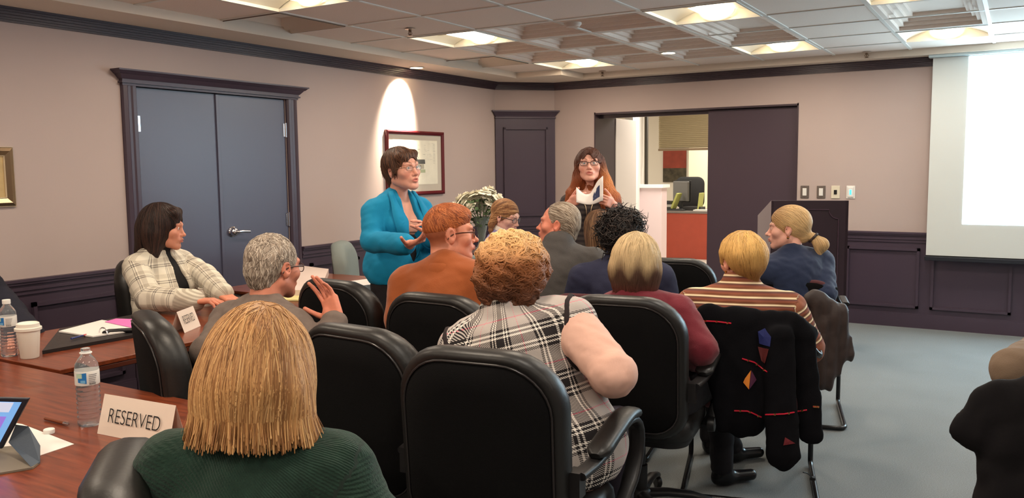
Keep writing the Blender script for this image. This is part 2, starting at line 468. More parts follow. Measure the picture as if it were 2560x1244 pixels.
for i in range(0,12):
    y1=TY1 ; mb.b2((GX(i)-g,YF,ZT-.002),(GX(i)+g,y1 if i>0 else NY,ZT+.006))
for j in range(-12,8):
    mb.b2((TX0,GY(j)-g,ZT-.0015),(XR,GY(j)+g,ZT+.006))
mb.use(soff_m); mb.b2((XL,YF,2.56),(XR,YB,2.62))
st(mb,'ceiling')
# ---- recessed lights
glow=mat('lamp_glow',(255,246,226),.5,emit=((255,238,208),9))
refl=mat('reflector',(232,226,212),.45)
lab={(0,3):'recessed basket ceiling light beside the sprinkler, above the framed picture',(3,3):'recessed basket ceiling light with large bright lens left of the wide flat tiles',
 (0,6):'recessed basket ceiling light in the far corner of the tray',(3,6):'recessed basket ceiling light over the open doorway',(5,6):'recessed basket ceiling light beside the double coffer near the screen',
 (0,0):'recessed basket ceiling light above the square air vent, cut by the frame top',(5,3):'recessed basket ceiling light edge cut by the frame top, before the double coffer'}
proto=None
for q in lights:
    c=(GX(q[0])+.31,GY(q[1])+.31,ZT)
    L_=lab.get(q,'recessed basket ceiling light out of the picture, added to brighten the room')  # unseen lights continuing the grid, added for more illumination
    if proto is None:
        t=thing('ceiling_light',L_,'ceiling light',c,0,'recessed basket lights'); hw=.298
        mb=MB().use(tbar)
        for a,b,e,f in ((-hw,-hw,hw,-hw+.012),(-hw,hw-.012,hw,hw),(-hw,-hw,-hw+.012,hw),(hw-.012,-hw,hw,hw)): mb.b2((a,b,-.006),(e,f,.012))
        mb.obj('frame',t)
        # curved white reflector wings (arched across x), open trough in the middle
        mb=MB().use(refl)
        def wing(u,v):
            x=-hw+.01+u*(2*hw-.02); z=.012+.075*math.sin(PI*u)**.8; return (x,-hw+.01+v*(2*hw-.02),z)
        mb.grid(wing,21,2); mb.add([(-hw,-hw,.012),(hw,-hw,.012),(hw,-hw,.1),(-hw,-hw,.1)],[(0,1,2,3)]); mb.add([(-hw,hw,.012),(hw,hw,.012),(hw,hw,.1),(-hw,hw,.1)],[(3,2,1,0)])
        mb.obj('reflector',t,smooth=60)
        mb=MB().use(glow)
        def bas(u,v):
            a=PI*(u-.5); x=.105*math.sin(a); z=.062-.050*math.cos(a); y=-.27+.54*v; return (x,y,z)
        mb.grid(bas,17,9)
        mb.obj('lamp_basket',t,smooth=60)
        for s in (-1,1): mb=MB().use(refl); mb.sweep([(.115*math.sin(a),s*.27,.062-.058*math.cos(a)) for a in np.linspace(-PI/2,PI/2,13)],(.004,.012),n=6); mb.obj('end_rim',t,smooth=60)
        proto=t
    else: t=dup(proto,c,0,L_)
    ld=bpy.data.lights.new('troffer_lamp','AREA'); ld.shape='RECTANGLE'; ld.size=.2; ld.size_y=.5; ld.energy=13.5 if q[0]<5 else 9.5; ld.color=(1,.85,.69) if q[0]<5 else (1,.93,.85)
    lo_=bpy.data.objects.new('troffer_lamp',ld); C.objects.link(lo_); lo_.location=(c[0],c[1],ZT-.012); lo_.parent=None
# vents
proto=None
for q,l in zip(vents,('square four-way air vent in the ceiling above the double door','square four-way air vent in the ceiling over the framed picture')):
    c=(GX(q[0])+.31,GY(q[1])+.31,ZT-.002)
    if proto is None:
        t=thing('air_vent',l,'air vent',c,0,'ceiling air vents'); vm_=mat('vent_metal',(222,206,190),.5)
        mb=MB().use(vm_)
        for k,(h0,z0,z1) in enumerate(((.298,.030,-.004),(.240,.045,.012),(.182,.058,.026),(.124,.070,.040))):
            h1=h0-.022
            o=[(-h0,-h0),(h0,-h0),(h0,h0),(-h0,h0)]; i_=[(-h1,-h1),(h1,-h1),(h1,h1),(-h1,h1)]
            for a in range(4):
                b=(a+1)%4; mb.add([(*o[a],z1),(*o[b],z1),(*i_[b],z0),(*i_[a],z0)],[(0,1,2,3)])
                pass
        mb.obj('louver_frame',t,solid=.002)
        mb=MB().use(vm_); mb.box((0,0,.060),(.13,.13,.006)); mb.obj('center_plate',t,bevel=.002)
        mb=MB().use(mat('vent_dark',(104,88,76),.8)); mb.box((0,0,.095),(.596,.596,.002)); [mb.box((x*.298,y*.298,.045),(.002 if x else .596,.596 if x else .002,.1)) for x,y in ((1,0),(-1,0),(0,1),(0,-1))]; mb.obj('backing',t)
        proto=t
    else: dup(proto,c,0,l)
# sprinklers
proto=None
for p,l in (((1025,72),'brass ceiling sprinkler above the framed picture'),((1506,178),'ceiling sprinkler above the standing auburn-haired woman'),((2167,130),'ceiling sprinkler left of the projection screen')):
    c=on_z(*p,ZT)
    if proto is None:
        t=thing('sprinkler',l,'sprinkler',c,0,'ceiling sprinklers'); bm_=mat('brass_dull',(120,98,80),.35,.8)
        mb=MB().use(mat('sprinkler_plate',(200,180,165),.4,.5)); mb.lathe([(.036,0),(.036,-.004),(.02,-.008),(.0,-.008)]); mb.obj('escutcheon',t,smooth=40)
        mb=MB().use(bm_); mb.lathe([(.011,-.006),(.011,-.022),(.004,-.024),(.004,-.045)],n=12)
        for s in (-1,1): mb.sweep([(s*.009,0,-.02),(s*.016,0,-.032),(s*.004,0,-.046)],.0028,n=6)
        mb.lathe([(.004,-.046),(.019,-.048),(.019,-.05),(.0,-.05)],n=12); mb.obj('deflector_head',t,smooth=40); proto=t
    else: dup(proto,c,0,l)
# downlights
dg=mat('downlight_glow',(255,240,215),.5,emit=((255,225,175),40))
proto=None
for p,z,l in (((1041,168),ZS,'round recessed downlight in the soffit shining on the left wall'),((1671,131),ZT,'round recessed downlight among the coffered tiles')):
    c=on_z(*p,z)
    if proto is None:
        t=thing('downlight',l,'downlight',c,0)
        mb=MB().use(tbar); mb.lathe([(.062,0),(.07,-.002),(.072,-.006),(.058,-.008),(.052,.0),(.05,.02)],n=32); mb.obj('trim_ring',t,smooth=40)
        mb=MB().use(dg); mb.lathe([(.0,-.003),(.03,-.006),(.05,-.004),(.052,.0)],n=32); mb.obj('lamp_lens',t,smooth=80); proto=t
    else: dup(proto,c,0,l)
c1=on_z(1041,168,ZS)
def spotlight(loc,target,energy,ang,blend,col,name='downlight_beam',size=.03):
    ld=bpy.data.lights.new(name,'SPOT'); ld.energy=energy; ld.spot_size=R(ang); ld.spot_blend=blend; ld.color=col; ld.shadow_soft_size=size
    o=bpy.data.objects.new(name,ld); C.objects.link(o); o.location=loc; d=Vector(target)-Vector(loc); o.rotation_euler=d.to_track_quat('-Z','Y').to_euler(); return o
spotlight((c1[0]+.02,c1[1]-.02,ZS-.02),(XL-.0,c1[1]-.06,2.08),1250,64,1.0,(1,.86,.66),'downlight_beam',.06)
c2=on_z(1671,131,ZT); spotlight((c2[0],c2[1],ZT-.03),(c2[0],c2[1],0),25,80,.8,(1,.82,.6))
t=thing('smoke_detector','round white smoke detector on a flat ceiling tile','smoke detector',on_z(1432,57,ZT))
mb=MB().use(mat('detector_white',(205,190,178),.5)); mb.lathe([(.06,0),(.06,-.01),(.045,-.028),(.0,-.03)],n=28); mb.obj('housing',t,smooth=40)

# ================================================================== DOUBLE DOOR (left wall)
def casing_profile(): return [(0,0),(.105,0),(.105,.012),(.098,.024),(.075,.03),(.065,.022),(.045,.02),(.035,.028),(.012,.026),(0,.012)]
t=thing('door_1','double plum-painted door with crowned casing in the left wall','door',(XL,4.057,0)); t['kind']='structure'
W2=(DY1-DY0)/2
mb=MB().use(plum)
for s in (-1,1):
    poly=[(y_,x_) for y_,x_ in casing_profile()]
    pts=[(x_,s*(W2+y_-.002)) for y_,x_ in poly]
    if s<0: pts=pts[::-1]
    mb.prism(pts,2.02)
mb.obj('casing',t)
mb=MB().use(plum)
hwd=W2+.105
for z0,z1,d0,d1,e0,e1 in ((2.005,2.02,.03,.03,0,0),(2.02,2.03,.045,.045,.012,.012),(2.03,2.045,.036,.036,.004,.004),(2.045,2.075,.04,.065,.01,.035),(2.075,2.092,.07,.09,.04,.055),(2.092,2.102,.095,.095,.06,.06)):
    a,b=hwd+e0,hwd+e1
    mb.add([(0,-a,z0),(d0,-a,z0),(d0,a,z0),(0,a,z0),(0,-b,z1),(d1,-b,z1),(d1,b,z1),(0,b,z1)],[(3,2,1,0),(4,5,6,7),(0,1,5,4),(1,2,6,5),(2,3,7,6),(3,0,4,7)])
mb.obj('cornice',t)
for s in (-1,1):
    mb=MB().use(doorm); mb.b2((-.045,s*.004,.01),(-.008,s*(W2-.006),2.0)); lf=mb.obj('door_leaf',t)
    for zz in (1.77,1.08,.30):
        mb=MB().use(chrome); mb.cyl((-.002,s*(W2-.004),zz-.055),(-.002,s*(W2-.004),zz+.055),.009,n=10); mb.b2((-.006,s*(W2-.03),zz-.05),(-.004,s*(W2-.006),zz+.05)); mb.obj('hinge',lf,smooth=40)
    if s>0: right_leaf=lf
mb=MB().use(doorm); mb.b2((-.012,-.016,.01),(.004,.012,2.0)); mb.obj('astragal',t,bevel=.003)
mb=MB().use(mat('doorstop_dark',(30,26,34),.6)); mb.b2((-.10,-W2,0),(-.048,W2,2.015)); mb.obj('door_stop',t)
t2=MB().use(chrome); hz=1.021; hy=.09
t2.lathe([(.038,0),(.038,.006),(.03,.012),(.03,.03),(.022,.04),(.0,.042)],c=(-.006,hy,hz),rot=Rm(0,90,0),n=28)
t2.sweep(smoothpath([(.03,hy,hz),(.045,hy+.01,hz),(.05,hy+.05,hz+.002),(.05,hy+.115,hz-.004)],14),[(.011,.011)]*4+[(.008,.010)]*10,n=10)
t2.obj('lever_handle',right_leaf,smooth=50)

# pilaster panel in chamfer corner
cm=(ca+cb)/2; cw=np.linalg.norm(cb-ca)
t=thing('trim_1','plum pilaster panel with cornice across the chamfered corner','trim',(cm[0],cm[1],0),45); t['kind']='structure'
# local: x along dd, -y outward
mb=MB().use(plum); mb.b2((-cw/2+.0,-.02,.0),(cw/2,0,2.0)); mb.obj('panel_board',t)
mb=MB().use(plum); frame_mold(mb,(-cw/2+.085,-.02),(1,0),cw-.17,.93,1.90,(0,-1)); frame_mold(mb,(-cw/2+.085,-.02),(1,0),cw-.17,.18,.71,(0,-1)); mb.obj('panel_moulding',t)
mb=MB().use(plum)
for z0,z1,d0,d1 in ((1.995,2.01,.035,.035),(2.01,2.025,.028,.03),(2.025,2.065,.035,.062),(2.065,2.08,.07,.07)):
    for_=cw/2
    a,b=for_+d0-.03,for_+d1-.03
    mb.add([(-a,0,z0),(-a,-d0,z0),(a,-d0,z0),(a,0,z0),(-b,0,z1),(-b,-d1,z1),(b,-d1,z1),(b,0,z1)],[(0,1,2,3),(7,6,5,4),(0,4,5,1),(1,5,6,2),(2,6,7,3),(3,7,4,0)])
mb.obj('cornice',t)
mb=MB().use(plum)
for z0,z1,d in ((.765,.79,.03),(.79,.80,.04),(.80,.825,.03),(.825,.856,.048)): mb.b2((-cw/2,-d,z0),(cw/2,0,z1))
mb.b2((-cw/2,-.03,0),(cw/2,0,.13)); mb.obj('rail',t)

# ================================================================== OPEN DOORWAY (back wall) and the office behind it
t=thing('door_2','plum doorway in the back wall, one leaf closed and one open','door',((OX0+OX1)/2,YB,0)); t['kind']='structure'
cx=(OX0+OX1)/2
mb=MB().use(plum_d)
mb.b2((OX0-.001-cx,-.004,0),(OX0+.012-cx,.52,OZ+.01)); mb.b2((OX1-.012-cx,-.004,0),(OX1+.001-cx,.2,OZ+.01)); mb.b2((OX0-cx,-.004,OZ-.014),(OX1-cx,.52,OZ+.004))
mb.b2((OX0-cx,.10,OZ-.05),(OX1-cx,.14,OZ-.01))
mb.obj('casing',t)
mb=MB().use(mat('door_paint_dark',(68,53,64),.55)); mb.b2((-2.69-cx,.05,.01),(OX1-.014-cx,.095,OZ-.02)); lf=mb.obj('door_leaf',t,bevel=.002)
for zz in (1.72,.4):
    mb=MB().use(mat('hinge_dark',(90,80,90),.4,.7)); mb.cyl((OX1-.02-cx,.045,zz-.055),(OX1-.02-cx,.045,zz+.055),.009,n=10); mb.obj('hinge',lf)
mb=MB().use(mat('leaf_edge_white',(226,218,212),.5)); mb.b2((OX0-.02-cx,.52,.01),(OX0+.02-cx,1.10,OZ-.03)); mb.obj('door_leaf',t,bevel=.002)
# office shell
ow=mat('office_wall',(238,232,222),.8)
mb=MB().use(ow); mb.b2((-8.6,YB+.2,0),(-8.5,16.6,2.7)); mb.b2((-8.6,16.5,0),(0,16.6,2.7)); mb.b2((-.4,YB+.2,0),(-.3,16.6,2.7)); mb.b2((-8.6,YB+.201,0),(OX0-.05,YB+.22,2.7)); mb.b2((OX1+.02,YB+.201,0),(-.3,YB+.22,2.7)); st(mb,'wall_office')
mb=MB().use(ow); mb.b2((-8.6,YB+.2,2.7),(-.3,16.6,2.8)); st(mb,'ceiling_office')
# white corridor wall left of the office front, running back from the open leaf
pw=on_y(1612,400,12.3)[0]
mb=MB().use(white); mb.prism([(OX0-.03,9.32),(pw-.02,12.32),(pw-.12,12.32),(OX0-.13,9.32)],2.7); st(mb,'wall_corridor')
# half wall with white cap
hx0,hx1=on_y(1583,520,11.0)[0],on_y(1654,520,11.0)[0]
mb=MB().use(mat('half_wall_paint',(226,206,206),.7)); mb.b2((hx0,11.0,0),(hx1,11.2,1.165)); st(mb,'wall_half')
mb=MB().use(white); mb.b2((hx0-.03,10.96,1.165),(hx1+.03,11.24,1.21)); st(mb,'trim_half_wall_cap',bevel=.004)
# office window frame + blind
wx0=on_y(1612,300,12.3)[0]; wx1=on_y(1800,300,12.3)[0]
mb=MB().use(mat('frame_dark',(60,55,48),.5)); mb.b2((wx0,12.3,0.0),(wx0+.035,12.36,2.6)); mb.b2((wx0,12.3,2.45),(wx1+.6,12.36,2.6)); st(mb,'window_1')
zb1=on_y(1700,375,12.25)[2]; zb0=2.46
t=thing('window_blind','beige slatted blind lowered halfway in the office window','blind',((wx0+wx1)/2,12.25,0))
mb=MB().use(mat('blind_slats',(176,160,126),.6)); hwx=(wx1-wx0)/2+.25; z=zb0
while z>zb1+.03:
    mb.box((.25,0,z),(2*hwx-.5,.03,.004),Rm(25,0,0)); mb.box((.25,.012,z-.012),(2*hwx-.5,.003,.024)); z-=.028
mb.obj('slats',t)
mb=MB().use(mat('blind_rail',(120,100,76),.5)); mb.box((.25,0,zb1+.01),(2*hwx-.5,.04,.035)); mb.obj('bottom_rail',t)
# office desk (red-brown) with clutter
dy=12.75; zx0=on_y(1648,580,dy)[0]; 
redw=mat('cherry_laminate',(168,72,52),.45,noise=(8,.05))
t=thing('office_desk','red-brown office desk seen through the open doorway','desk',(zx0+.6,dy,0))
mb=MB().use(redw); mb.b2((-.62,0,0.0),(1.3,.03,.72)); mb.obj('front_panel',t)
mb=MB().use(mat('desk_grey',(120,112,106),.5)); mb.b2((-.64,-.02,.72),(1.32,.95,.755)); mb.obj('desktop',t,bevel=.003)
mb=MB().use(redw); mb.b2((-.62,.03,0),(-.58,.9,.72)); mb.b2((1.26,.03,0),(1.3,.9,.72)); mb.obj('side_panel',t)
def desk_at(px,py,y,z=.755): p=on_y(px,py,y); return (p[0],y,z)
px_=desk_at(1703,480,13.15)
t=thing('monitor','grey computer monitor seen from behind on the office desk','monitor',px_,-30)
gm=mat('monitor_grey',(110,108,106),.5); dk=mat('monitor_dark',(30,30,32),.5)
mb=MB().use(gm); mb.box((0,0,.30),(.36,.05,.32)); mb.obj('back_shell',t,bevel=.01)
mb=MB().use(dk); mb.box((0,.032,.30),(.40,.015,.35)); mb.obj('screen_bezel',t,bevel=.004)
mb=MB().use(dk); mb.box((0,0,.10),(.06,.03,.16)); mb.lathe([(.11,0),(.11,.012),(.03,.02),(0,.02)],n=24); mb.obj('stand',t,bevel=.003)
px_=desk_at(1672,470,13.2)
t=thing('mesh_chair','dark mesh office chair behind the office desk','chair',(px_[0]-.02,14.3,0),20)
mb=MB().use(dk); mb.pillow(rrect(.5,.55,.12),[(.85,-.03),(1,-.015),(1,.015),(.85,.03)],lambda v:np.c_[v[:,0],v[:,2]+.0,v[:,1]+1.0]); mb.obj('backrest',t,smooth=60)
mb=MB().use(dk); mb.box((0,-.25,.48),(.48,.46,.08)); mb.obj('seat',t,bevel=.02)
mb=MB().use(dk); mb.cyl((0,-.25,.1),(0,-.25,.44),.03); 
for k in range(5): a=2*PI*k/5; mb.sweep([(0,-.25,.1),(.3*math.cos(a),-.25+.3*math.sin(a),.04)],.02,n=6)
mb.obj('base',t)
specs=[((1662,520,12.95),(.26,.2,.05),(60,56,52),'dark letter tray at the left end of the office desk','letter tray'),
 ((1668,506,13.0),(.24,.18,.045),(200,196,188),'white binder stack on the left end of the office desk','binder'),
 ((1664,492,13.05),(.22,.2,.05),(52,50,52),'black binder lying high on the office desk stack','binder'),
 ((1735,520,13.0),(.3,.22,.06),(44,42,42),'black telephone base on the office desk','telephone'),
 ((1757,522,12.9),(.25,.2,.02),(230,226,218),'loose white papers on the right end of the office desk','papers'),
 ((1690,524,12.85),(.3,.12,.02),(48,46,46),'black keyboard on the front of the office desk','keyboard')]
for (x_,y_,Y_),sz,col,l,cat in specs:
    p=on_y(x_,y_,Y_); o=None
    mb=MB().use(mat('clutter_%d_%d'%(col[0],col[2]),col,.6)); 
    zb=.755 if cat not in('binder',) else (.806 if 'white' in l else .852)
    mb.box((0,0,sz[2]/2),sz); mb.box((0,-sz[1]*.3,sz[2]+.004),(sz[0]*.8,sz[1]*.2,.006))
    o=mb.obj(cat.replace(' ','_'),bevel=.004); 
    xx=p[0]
    if cat in('binder','letter tray'): xx=on_y(1666,500,13.0)[0]; Y_=13.0
    o.location=(xx,Y_,zb); tag(o,l,cat)
for (x_,l) in ((1691,'yellow-green folder leaning beside the monitor'),(1752,'thin yellow-green folder standing right of the monitor')):
    p=on_y(x_,500,12.98); mb=MB().use(mat('folder_lime',(186,188,104),.6)); mb.box((0,0,.15),(.03 if x_<1700 else .02,.2,.26),Rm(0,22 if x_<1700 else 6,0)); o=mb.obj('folder',bevel=.002); o.location=(p[0],12.98,.757); tag(o,l,'folder')
# office back wall pieces: red panel with picture under it
p0,p1=on_y(1655,378,16.4),on_y(1712,440,16.4)
t=thing('wall_picture','red-topped picture with dark lower band on the far office wall','picture',((p0[0]+p1[0])/2,16.46,0))
w_=abs(p1[0]-p0[0])/2
mb=MB().use(mat('pic_red',(150,66,52),.6,noise=(6,.2))); mb.b2((-w_,0,on_y(1680,420,16.4)[2]),(w_,.03,p0[2]+.02)); mb.obj('upper_print',t)
mb=MB().use(mat('pic_dark',(72,66,52),.6,noise=(9,.6))); mb.b2((-w_,0,on_y(1680,455,16.4)[2]),(w_,.03,on_y(1680,420,16.4)[2])); mb.obj('lower_print',t)
for x0_,x1_,nm in ((1722,1764,'wall_office_column'),):
    a,b=on_y(x0_,400,15.2),on_y(x1_,400,15.2); mb=MB().use(mat('office_cream',(236,222,190),.8)); mb.b2((a[0],15.2,0),(b[0]+.3,15.4,2.7)); st(mb,nm)
def area(loc,sz,energy,col,rot=(0,0,0),name='unseen_office_lamp'):
    ld=bpy.data.lights.new(name,'AREA'); ld.shape='RECTANGLE'; ld.size,ld.size_y=sz; ld.energy=energy; ld.color=col
    o=bpy.data.objects.new(name,ld); C.objects.link(o); o.location=loc; o.rotation_euler=[R(a) for a in rot]; return o
area((-3.4,10.2,2.65),(.6,1.2),70,(1,.93,.82)); area((-4.0,14.2,2.65),(1.2,1.2),110,(1,.92,.78)); area((-6,13,2.65),(1.2,1.2),60,(1,.92,.78))  # area lights with unseen fixtures, added to brighten the office

# ================================================================== PICTURES ON THE LEFT WALL
def rectframe(mb,w,h,t,d,M=None):
    """picture frame in local xz plane centred at 0, outward = -y ... here outward +x: uses (depth,y,z)"""
    o=[(-w/2,-h/2),(w/2,-h/2),(w/2,h/2),(-w/2,h/2)]; i=[(-w/2+t,-h/2+t),(w/2-t,-h/2+t),(w/2-t,h/2-t),(-w/2+t,h/2-t)]
    m_=[(-w/2+t*.4,-h/2+t*.4),(w/2-t*.4,-h/2+t*.4),(w/2-t*.4,h/2-t*.4),(-w/2+t*.4,h/2-t*.4)]
    for a in range(4):
        b=(a+1)%4
        mb.add([(0,*o[a]),(0,*o[b]),(d*.7,*o[b]),(d*.7,*o[a])],[(0,1,2,3)])
        mb.add([(d*.7,*o[a]),(d*.7,*o[b]),(d,*m_[b]),(d,*m_[a])],[(0,1,2,3)])
        mb.add([(d,*m_[a]),(d,*m_[b]),(d*.6,*i[b]),(d*.6,*i[a])],[(0,1,2,3)])
        mb.add([(d*.6,*i[a]),(d*.6,*i[b]),(0,*i[b]),(0,*i[a])],[(0,1,2,3)])
t=thing('framed_picture','framed pale landscape sketch with burgundy frame on the left wall','picture',(XL,6.315,1.515)); t.rotation_euler=(0,0,0)
aw,ah=.875,.60
mb=MB().use(mat('burgundy_frame',(98,28,34),.25,coat=.4)); rectframe(mb,aw,ah,.035,.035); mb.obj('frame',t)
mb=MB().use(mat('mat_board',(196,186,172),.8)); mb.b2((.006,-aw/2+.03,-ah/2+.03),(.010,aw/2-.03,ah/2-.03)); mb.obj('mat_board',t)
pp=mat('sketch_paper',(232,226,208),.8,noise=(14,.05))
mb=MB().use(pp); mb.b2((.010,-aw/2+.10,-ah/2+.10),(.012,aw/2-.10,ah/2-.085)); mb.obj('paper',t)
ink=mat('sketch_ink',(150,146,134),.8); grn=mat('sketch_green',(104,128,84),.8,noise=(40,.3)); dkk=mat('sketch_roof',(92,92,90),.8)
mb=MB(); r_=random.Random(3)
def sk(y0,z0,y1,z1,m_): mb.use(m_); mb.b2((.0121,min(y0,y1),min(z0,z1)),(.0128,max(y0,y1),max(z0,z1)))
mb.use(dkk); mb.add([(.0128,.0,.0),(.0128,.14,.0),(.0128,.135,.035),(.0128,.01,.035)],[(0,1,2,3)])
sk(0,-.006,.14,.0,mat('sketch_black',(52,52,52),.8)); sk(.01,-.055,.12,-.008,mat('sketch_wall',(196,190,172),.8))
for k in range(9): sk(.015+k*.012,-.05,.018+k*.012,-.012,ink)
sk(-.03,-.09,.14,-.06,mat('sketch_grass',(176,182,150),.8))
mb.use(grn)
for k in range(40): 
    a=r_.uniform(0,2*PI);q=r_.uniform(0,.042); mb.lathe([(.006,0),(.0,.0004)],c=(.0125,-.018+q*math.cos(a),.02+q*1.1*math.sin(a)),rot=Rm(0,90,0),n=6)
sk(-.008,-.12,-.003,.0,mat('sketch_trunk',(120,120,90),.8))
for k in range(26): 
    y0=r_.uniform(.02,.28); z0=r_.uniform(.03,.19); sk(y0,z0,y0+r_.uniform(.01,.05),z0+.0012,ink)
for k in range(14): z0=.18-k*.014; sk(.27,z0,.30,z0+.002,ink)
mb.obj('drawing',t)
t=thing('picture_frame','metallic-framed picture cut by the left edge of the photo','picture',(XL,2.33,1.44))
mb=MB().use(mat('bronze_frame',(134,112,88),.25,.7)); rectframe(mb,.56,.325,.045,.025); mb.obj('frame',t)
mb=MB().use(mat('bright_lip',(228,216,196),.3,.5)); rectframe(mb,.572,.337,.008,.018); rectframe(mb,.475,.24,.007,.02); mb.obj('lip',t)
mb=MB().use(mat('ochre_print',(196,168,118),.7,noise=(12,.15))); mb.b2((.005,-.24,-.12),(.009,.24,.12)); mb.use(mat('ochre_mark',(120,80,60),.7)); mb.lathe([(.016,0),(0,.001)],c=(.0095,.19,.0),rot=Rm(0,90,0),n=16); mb.obj('print',t)

# ================================================================== PROJECTION SCREEN
YS=8.06; sx0=on_y(2333,142,YS)[0]; sz0=on_y(2318,640,YS)[2]; lx0=on_y(2425,140,YS)[0]-.0; lz0=on_y(2403,560,YS)[2]
lx0=(lx0+on_y(2403,560,YS)[0])/2
t=thing('projection_screen','large pull-down projection screen lit by a blank white slide','projection screen',(sx0,YS,0))
SW=3.0
mb=MB().use(mat('screen_fabric',(206,208,204),.8)); mb.b2((0,0,sz0),(SW,.004,ZS-.02)); mb.obj('fabric',t)
lit=mat('glowing_slide',(235,245,250),.8,emit=((198,236,255),10))  # slide glows by emission in place of reflected projector light
mb=MB().use(lit); mb.b2((lx0-sx0,-.002,lz0),(SW-.25,-.0005,ZS-.03)); mb.obj('emissive_image',t)
mb=MB().use(mat('screen_bar',(30,32,40),.4)); mb.b2((-.01,-.018,sz0-.035),(SW+.01,.02,sz0)); mb.obj('bottom_bar',t,bevel=.004)
mb=MB().use(mat('screen_black',(12,12,14),.5)); mb.b2((0,-.001,sz0),(SW,.005,sz0+.01)); mb.obj('border',t)
mb=MB().use(mat('case_white',(190,205,208),.5)); mb.b2((-.03,-.05,ZS-.022),(SW+.03,.08,ZS-.001)); mb.obj('housing',t)

# ================================================================== SWITCHES
pl=mat('plate_steel',(120,110,104),.35,.6); sw=mat('switch_white',(232,228,222),.4)
def wp(px,label,cat,kind):
    p=on_y(px,480,YB); t=thing('wall_switch' if kind<2 else ('wall_socket' if kind==2 else 'wall_controller'),label,cat,(p[0],YB,1.208))
    mb=MB().use(pl if kind<2 else mat('plate_cream',(222,212,190),.4) if kind==2 else sw); mb.box((0,-.004,0),(.076,.008,.118)); mb.obj('cover_plate',t,bevel=.003)
    if kind<2:
        mb=MB().use(sw); mb.box((0,-.011,0),(.036,.010,.070),Rm(3,0,0)); mb.obj('rocker',t,bevel=.002)
        mb=MB().use(chrome); [mb.lathe([(.003,0),(.003,.002),(0,.002)],c=(0,-.008,z),rot=Rm(90,0,0),n=10) for z in (-.05,.05)]; mb.obj('screw',t)
    elif kind==2:
        mb=MB().use(black); mb.box((0,-.010,0),(.026,.008,.040)); mb.obj('jack',t,bevel=.001)
    else:
        mb=MB().use(sw); mb.box((0,-.012,0),(.05,.010,.09)); mb.obj('controller_face',t,bevel=.003)
        mb=MB().use(mat('blue_glow',(60,200,240),.4,emit=((60,205,250),2.5))); mb.box((0,-.018,0),(.016,.003,.045)); mb.obj('indicator',t,bevel=.001)
    return t
a=wp(2012,'white rocker switch in a steel plate, nearest the door frame','switch',0)
wp(2053,'white rocker switch in a steel plate, second from the door frame','switch',1)
wp(2089,'cream wall plate with a small black jack above the lectern','wall plate',2)
wp(2127,'white wall controller with a glowing blue light','controller',3)

# projector hung over the near rows, outside the picture: its beam spills on the ceiling by the screen; the slide glows by emission
t=thing('projector','white ceiling projector hanging over the near rows, outside the picture','projector',(.85,4.6,2.22))
mb=MB().use(mat('projector_white',(225,225,222),.4)); mb.box((0,0,0),(.34,.28,.11)); mb.obj('housing',t,bevel=.012)
mb=MB().use(white); mb.cyl((0,0,.055),(0,0,.215),.02); mb.obj('mount_pole',t,smooth=40)
mb=MB().use(mat('lens_dark',(20,20,26),.1)); mb.cyl((.06,.14,0),(.06,.165,0),.035,n=20); mb.obj('lens',t,smooth=40)
spotlight((.91,4.78,2.22),(.95,8.0,2.52),170,44,.25,(.80,.95,1),'projector_beam',.02)
# ================================================================== PEOPLE
def nz(v): v=np.array(v,float); return v/(np.linalg.norm(v)+1e-12)
def A(px): return 31.195-math.degrees(math.atan((px-1280)/F_PX))   # azimuth (deg, ccw from +Y) of an image column
def axes(rz): a=R(rz); return np.array([math.cos(a),math.sin(a),0]),np.array([-math.sin(a),math.cos(a),0])
skin_m=mat('skin',(220,170,150),.5,vcol=True,bump=(180,.05))
skin_m.node_tree.nodes['Principled BSDF'].inputs['Subsurface Weight'].default_value=.06
skin_m.node_tree.nodes['Principled BSDF'].inputs['Subsurface Radius'].default_value=(.02,.008,.004)
skin_m.node_tree.nodes['Principled BSDF'].inputs['Roughness'].default_value=.5
eye_m=mat('eye',(255,255,255),.15,vcol=True)
hair_m=mat('hair',(100,70,40),.5,vcol=True,spec=.35)
def lc(c): return np.array(lin(c))

class Head:
    def __init__(s,c,rz,pitch=0,roll=0,hs=1.0):
        s.c=np.array(c,float); s.hs=hs
        s.M=np.array(Matrix.Rotation(R(rz),3,'Z')@Matrix.Rotation(R(pitch),3,'X')@Matrix.Rotation(R(roll),3,'Y'))
    def p(s,x,y,z): return s.c+s.M@(np.array([x,y,z])*s.hs)
    def d(s,x,y,z): return s.M@np.array([x,y,z],float)
    def loc(s,P): return ((P-s.c)@s.M)/s.hs
    def e(s,S_,c,r,k=.012,op='+',tilt=None):
        M=s.M if tilt is None else s.M@np.asarray(tilt); S_.ell(s.p(*c),np.array(r)*s.hs,k*s.hs,rot=M,op=op)
    def cp(s,S_,a,b,ra,rb=None,k=.008,op='+'): S_.cap(s.p(*a),s.p(*b),ra*s.hs,(ra if rb is None else rb)*s.hs,k*s.hs,op)

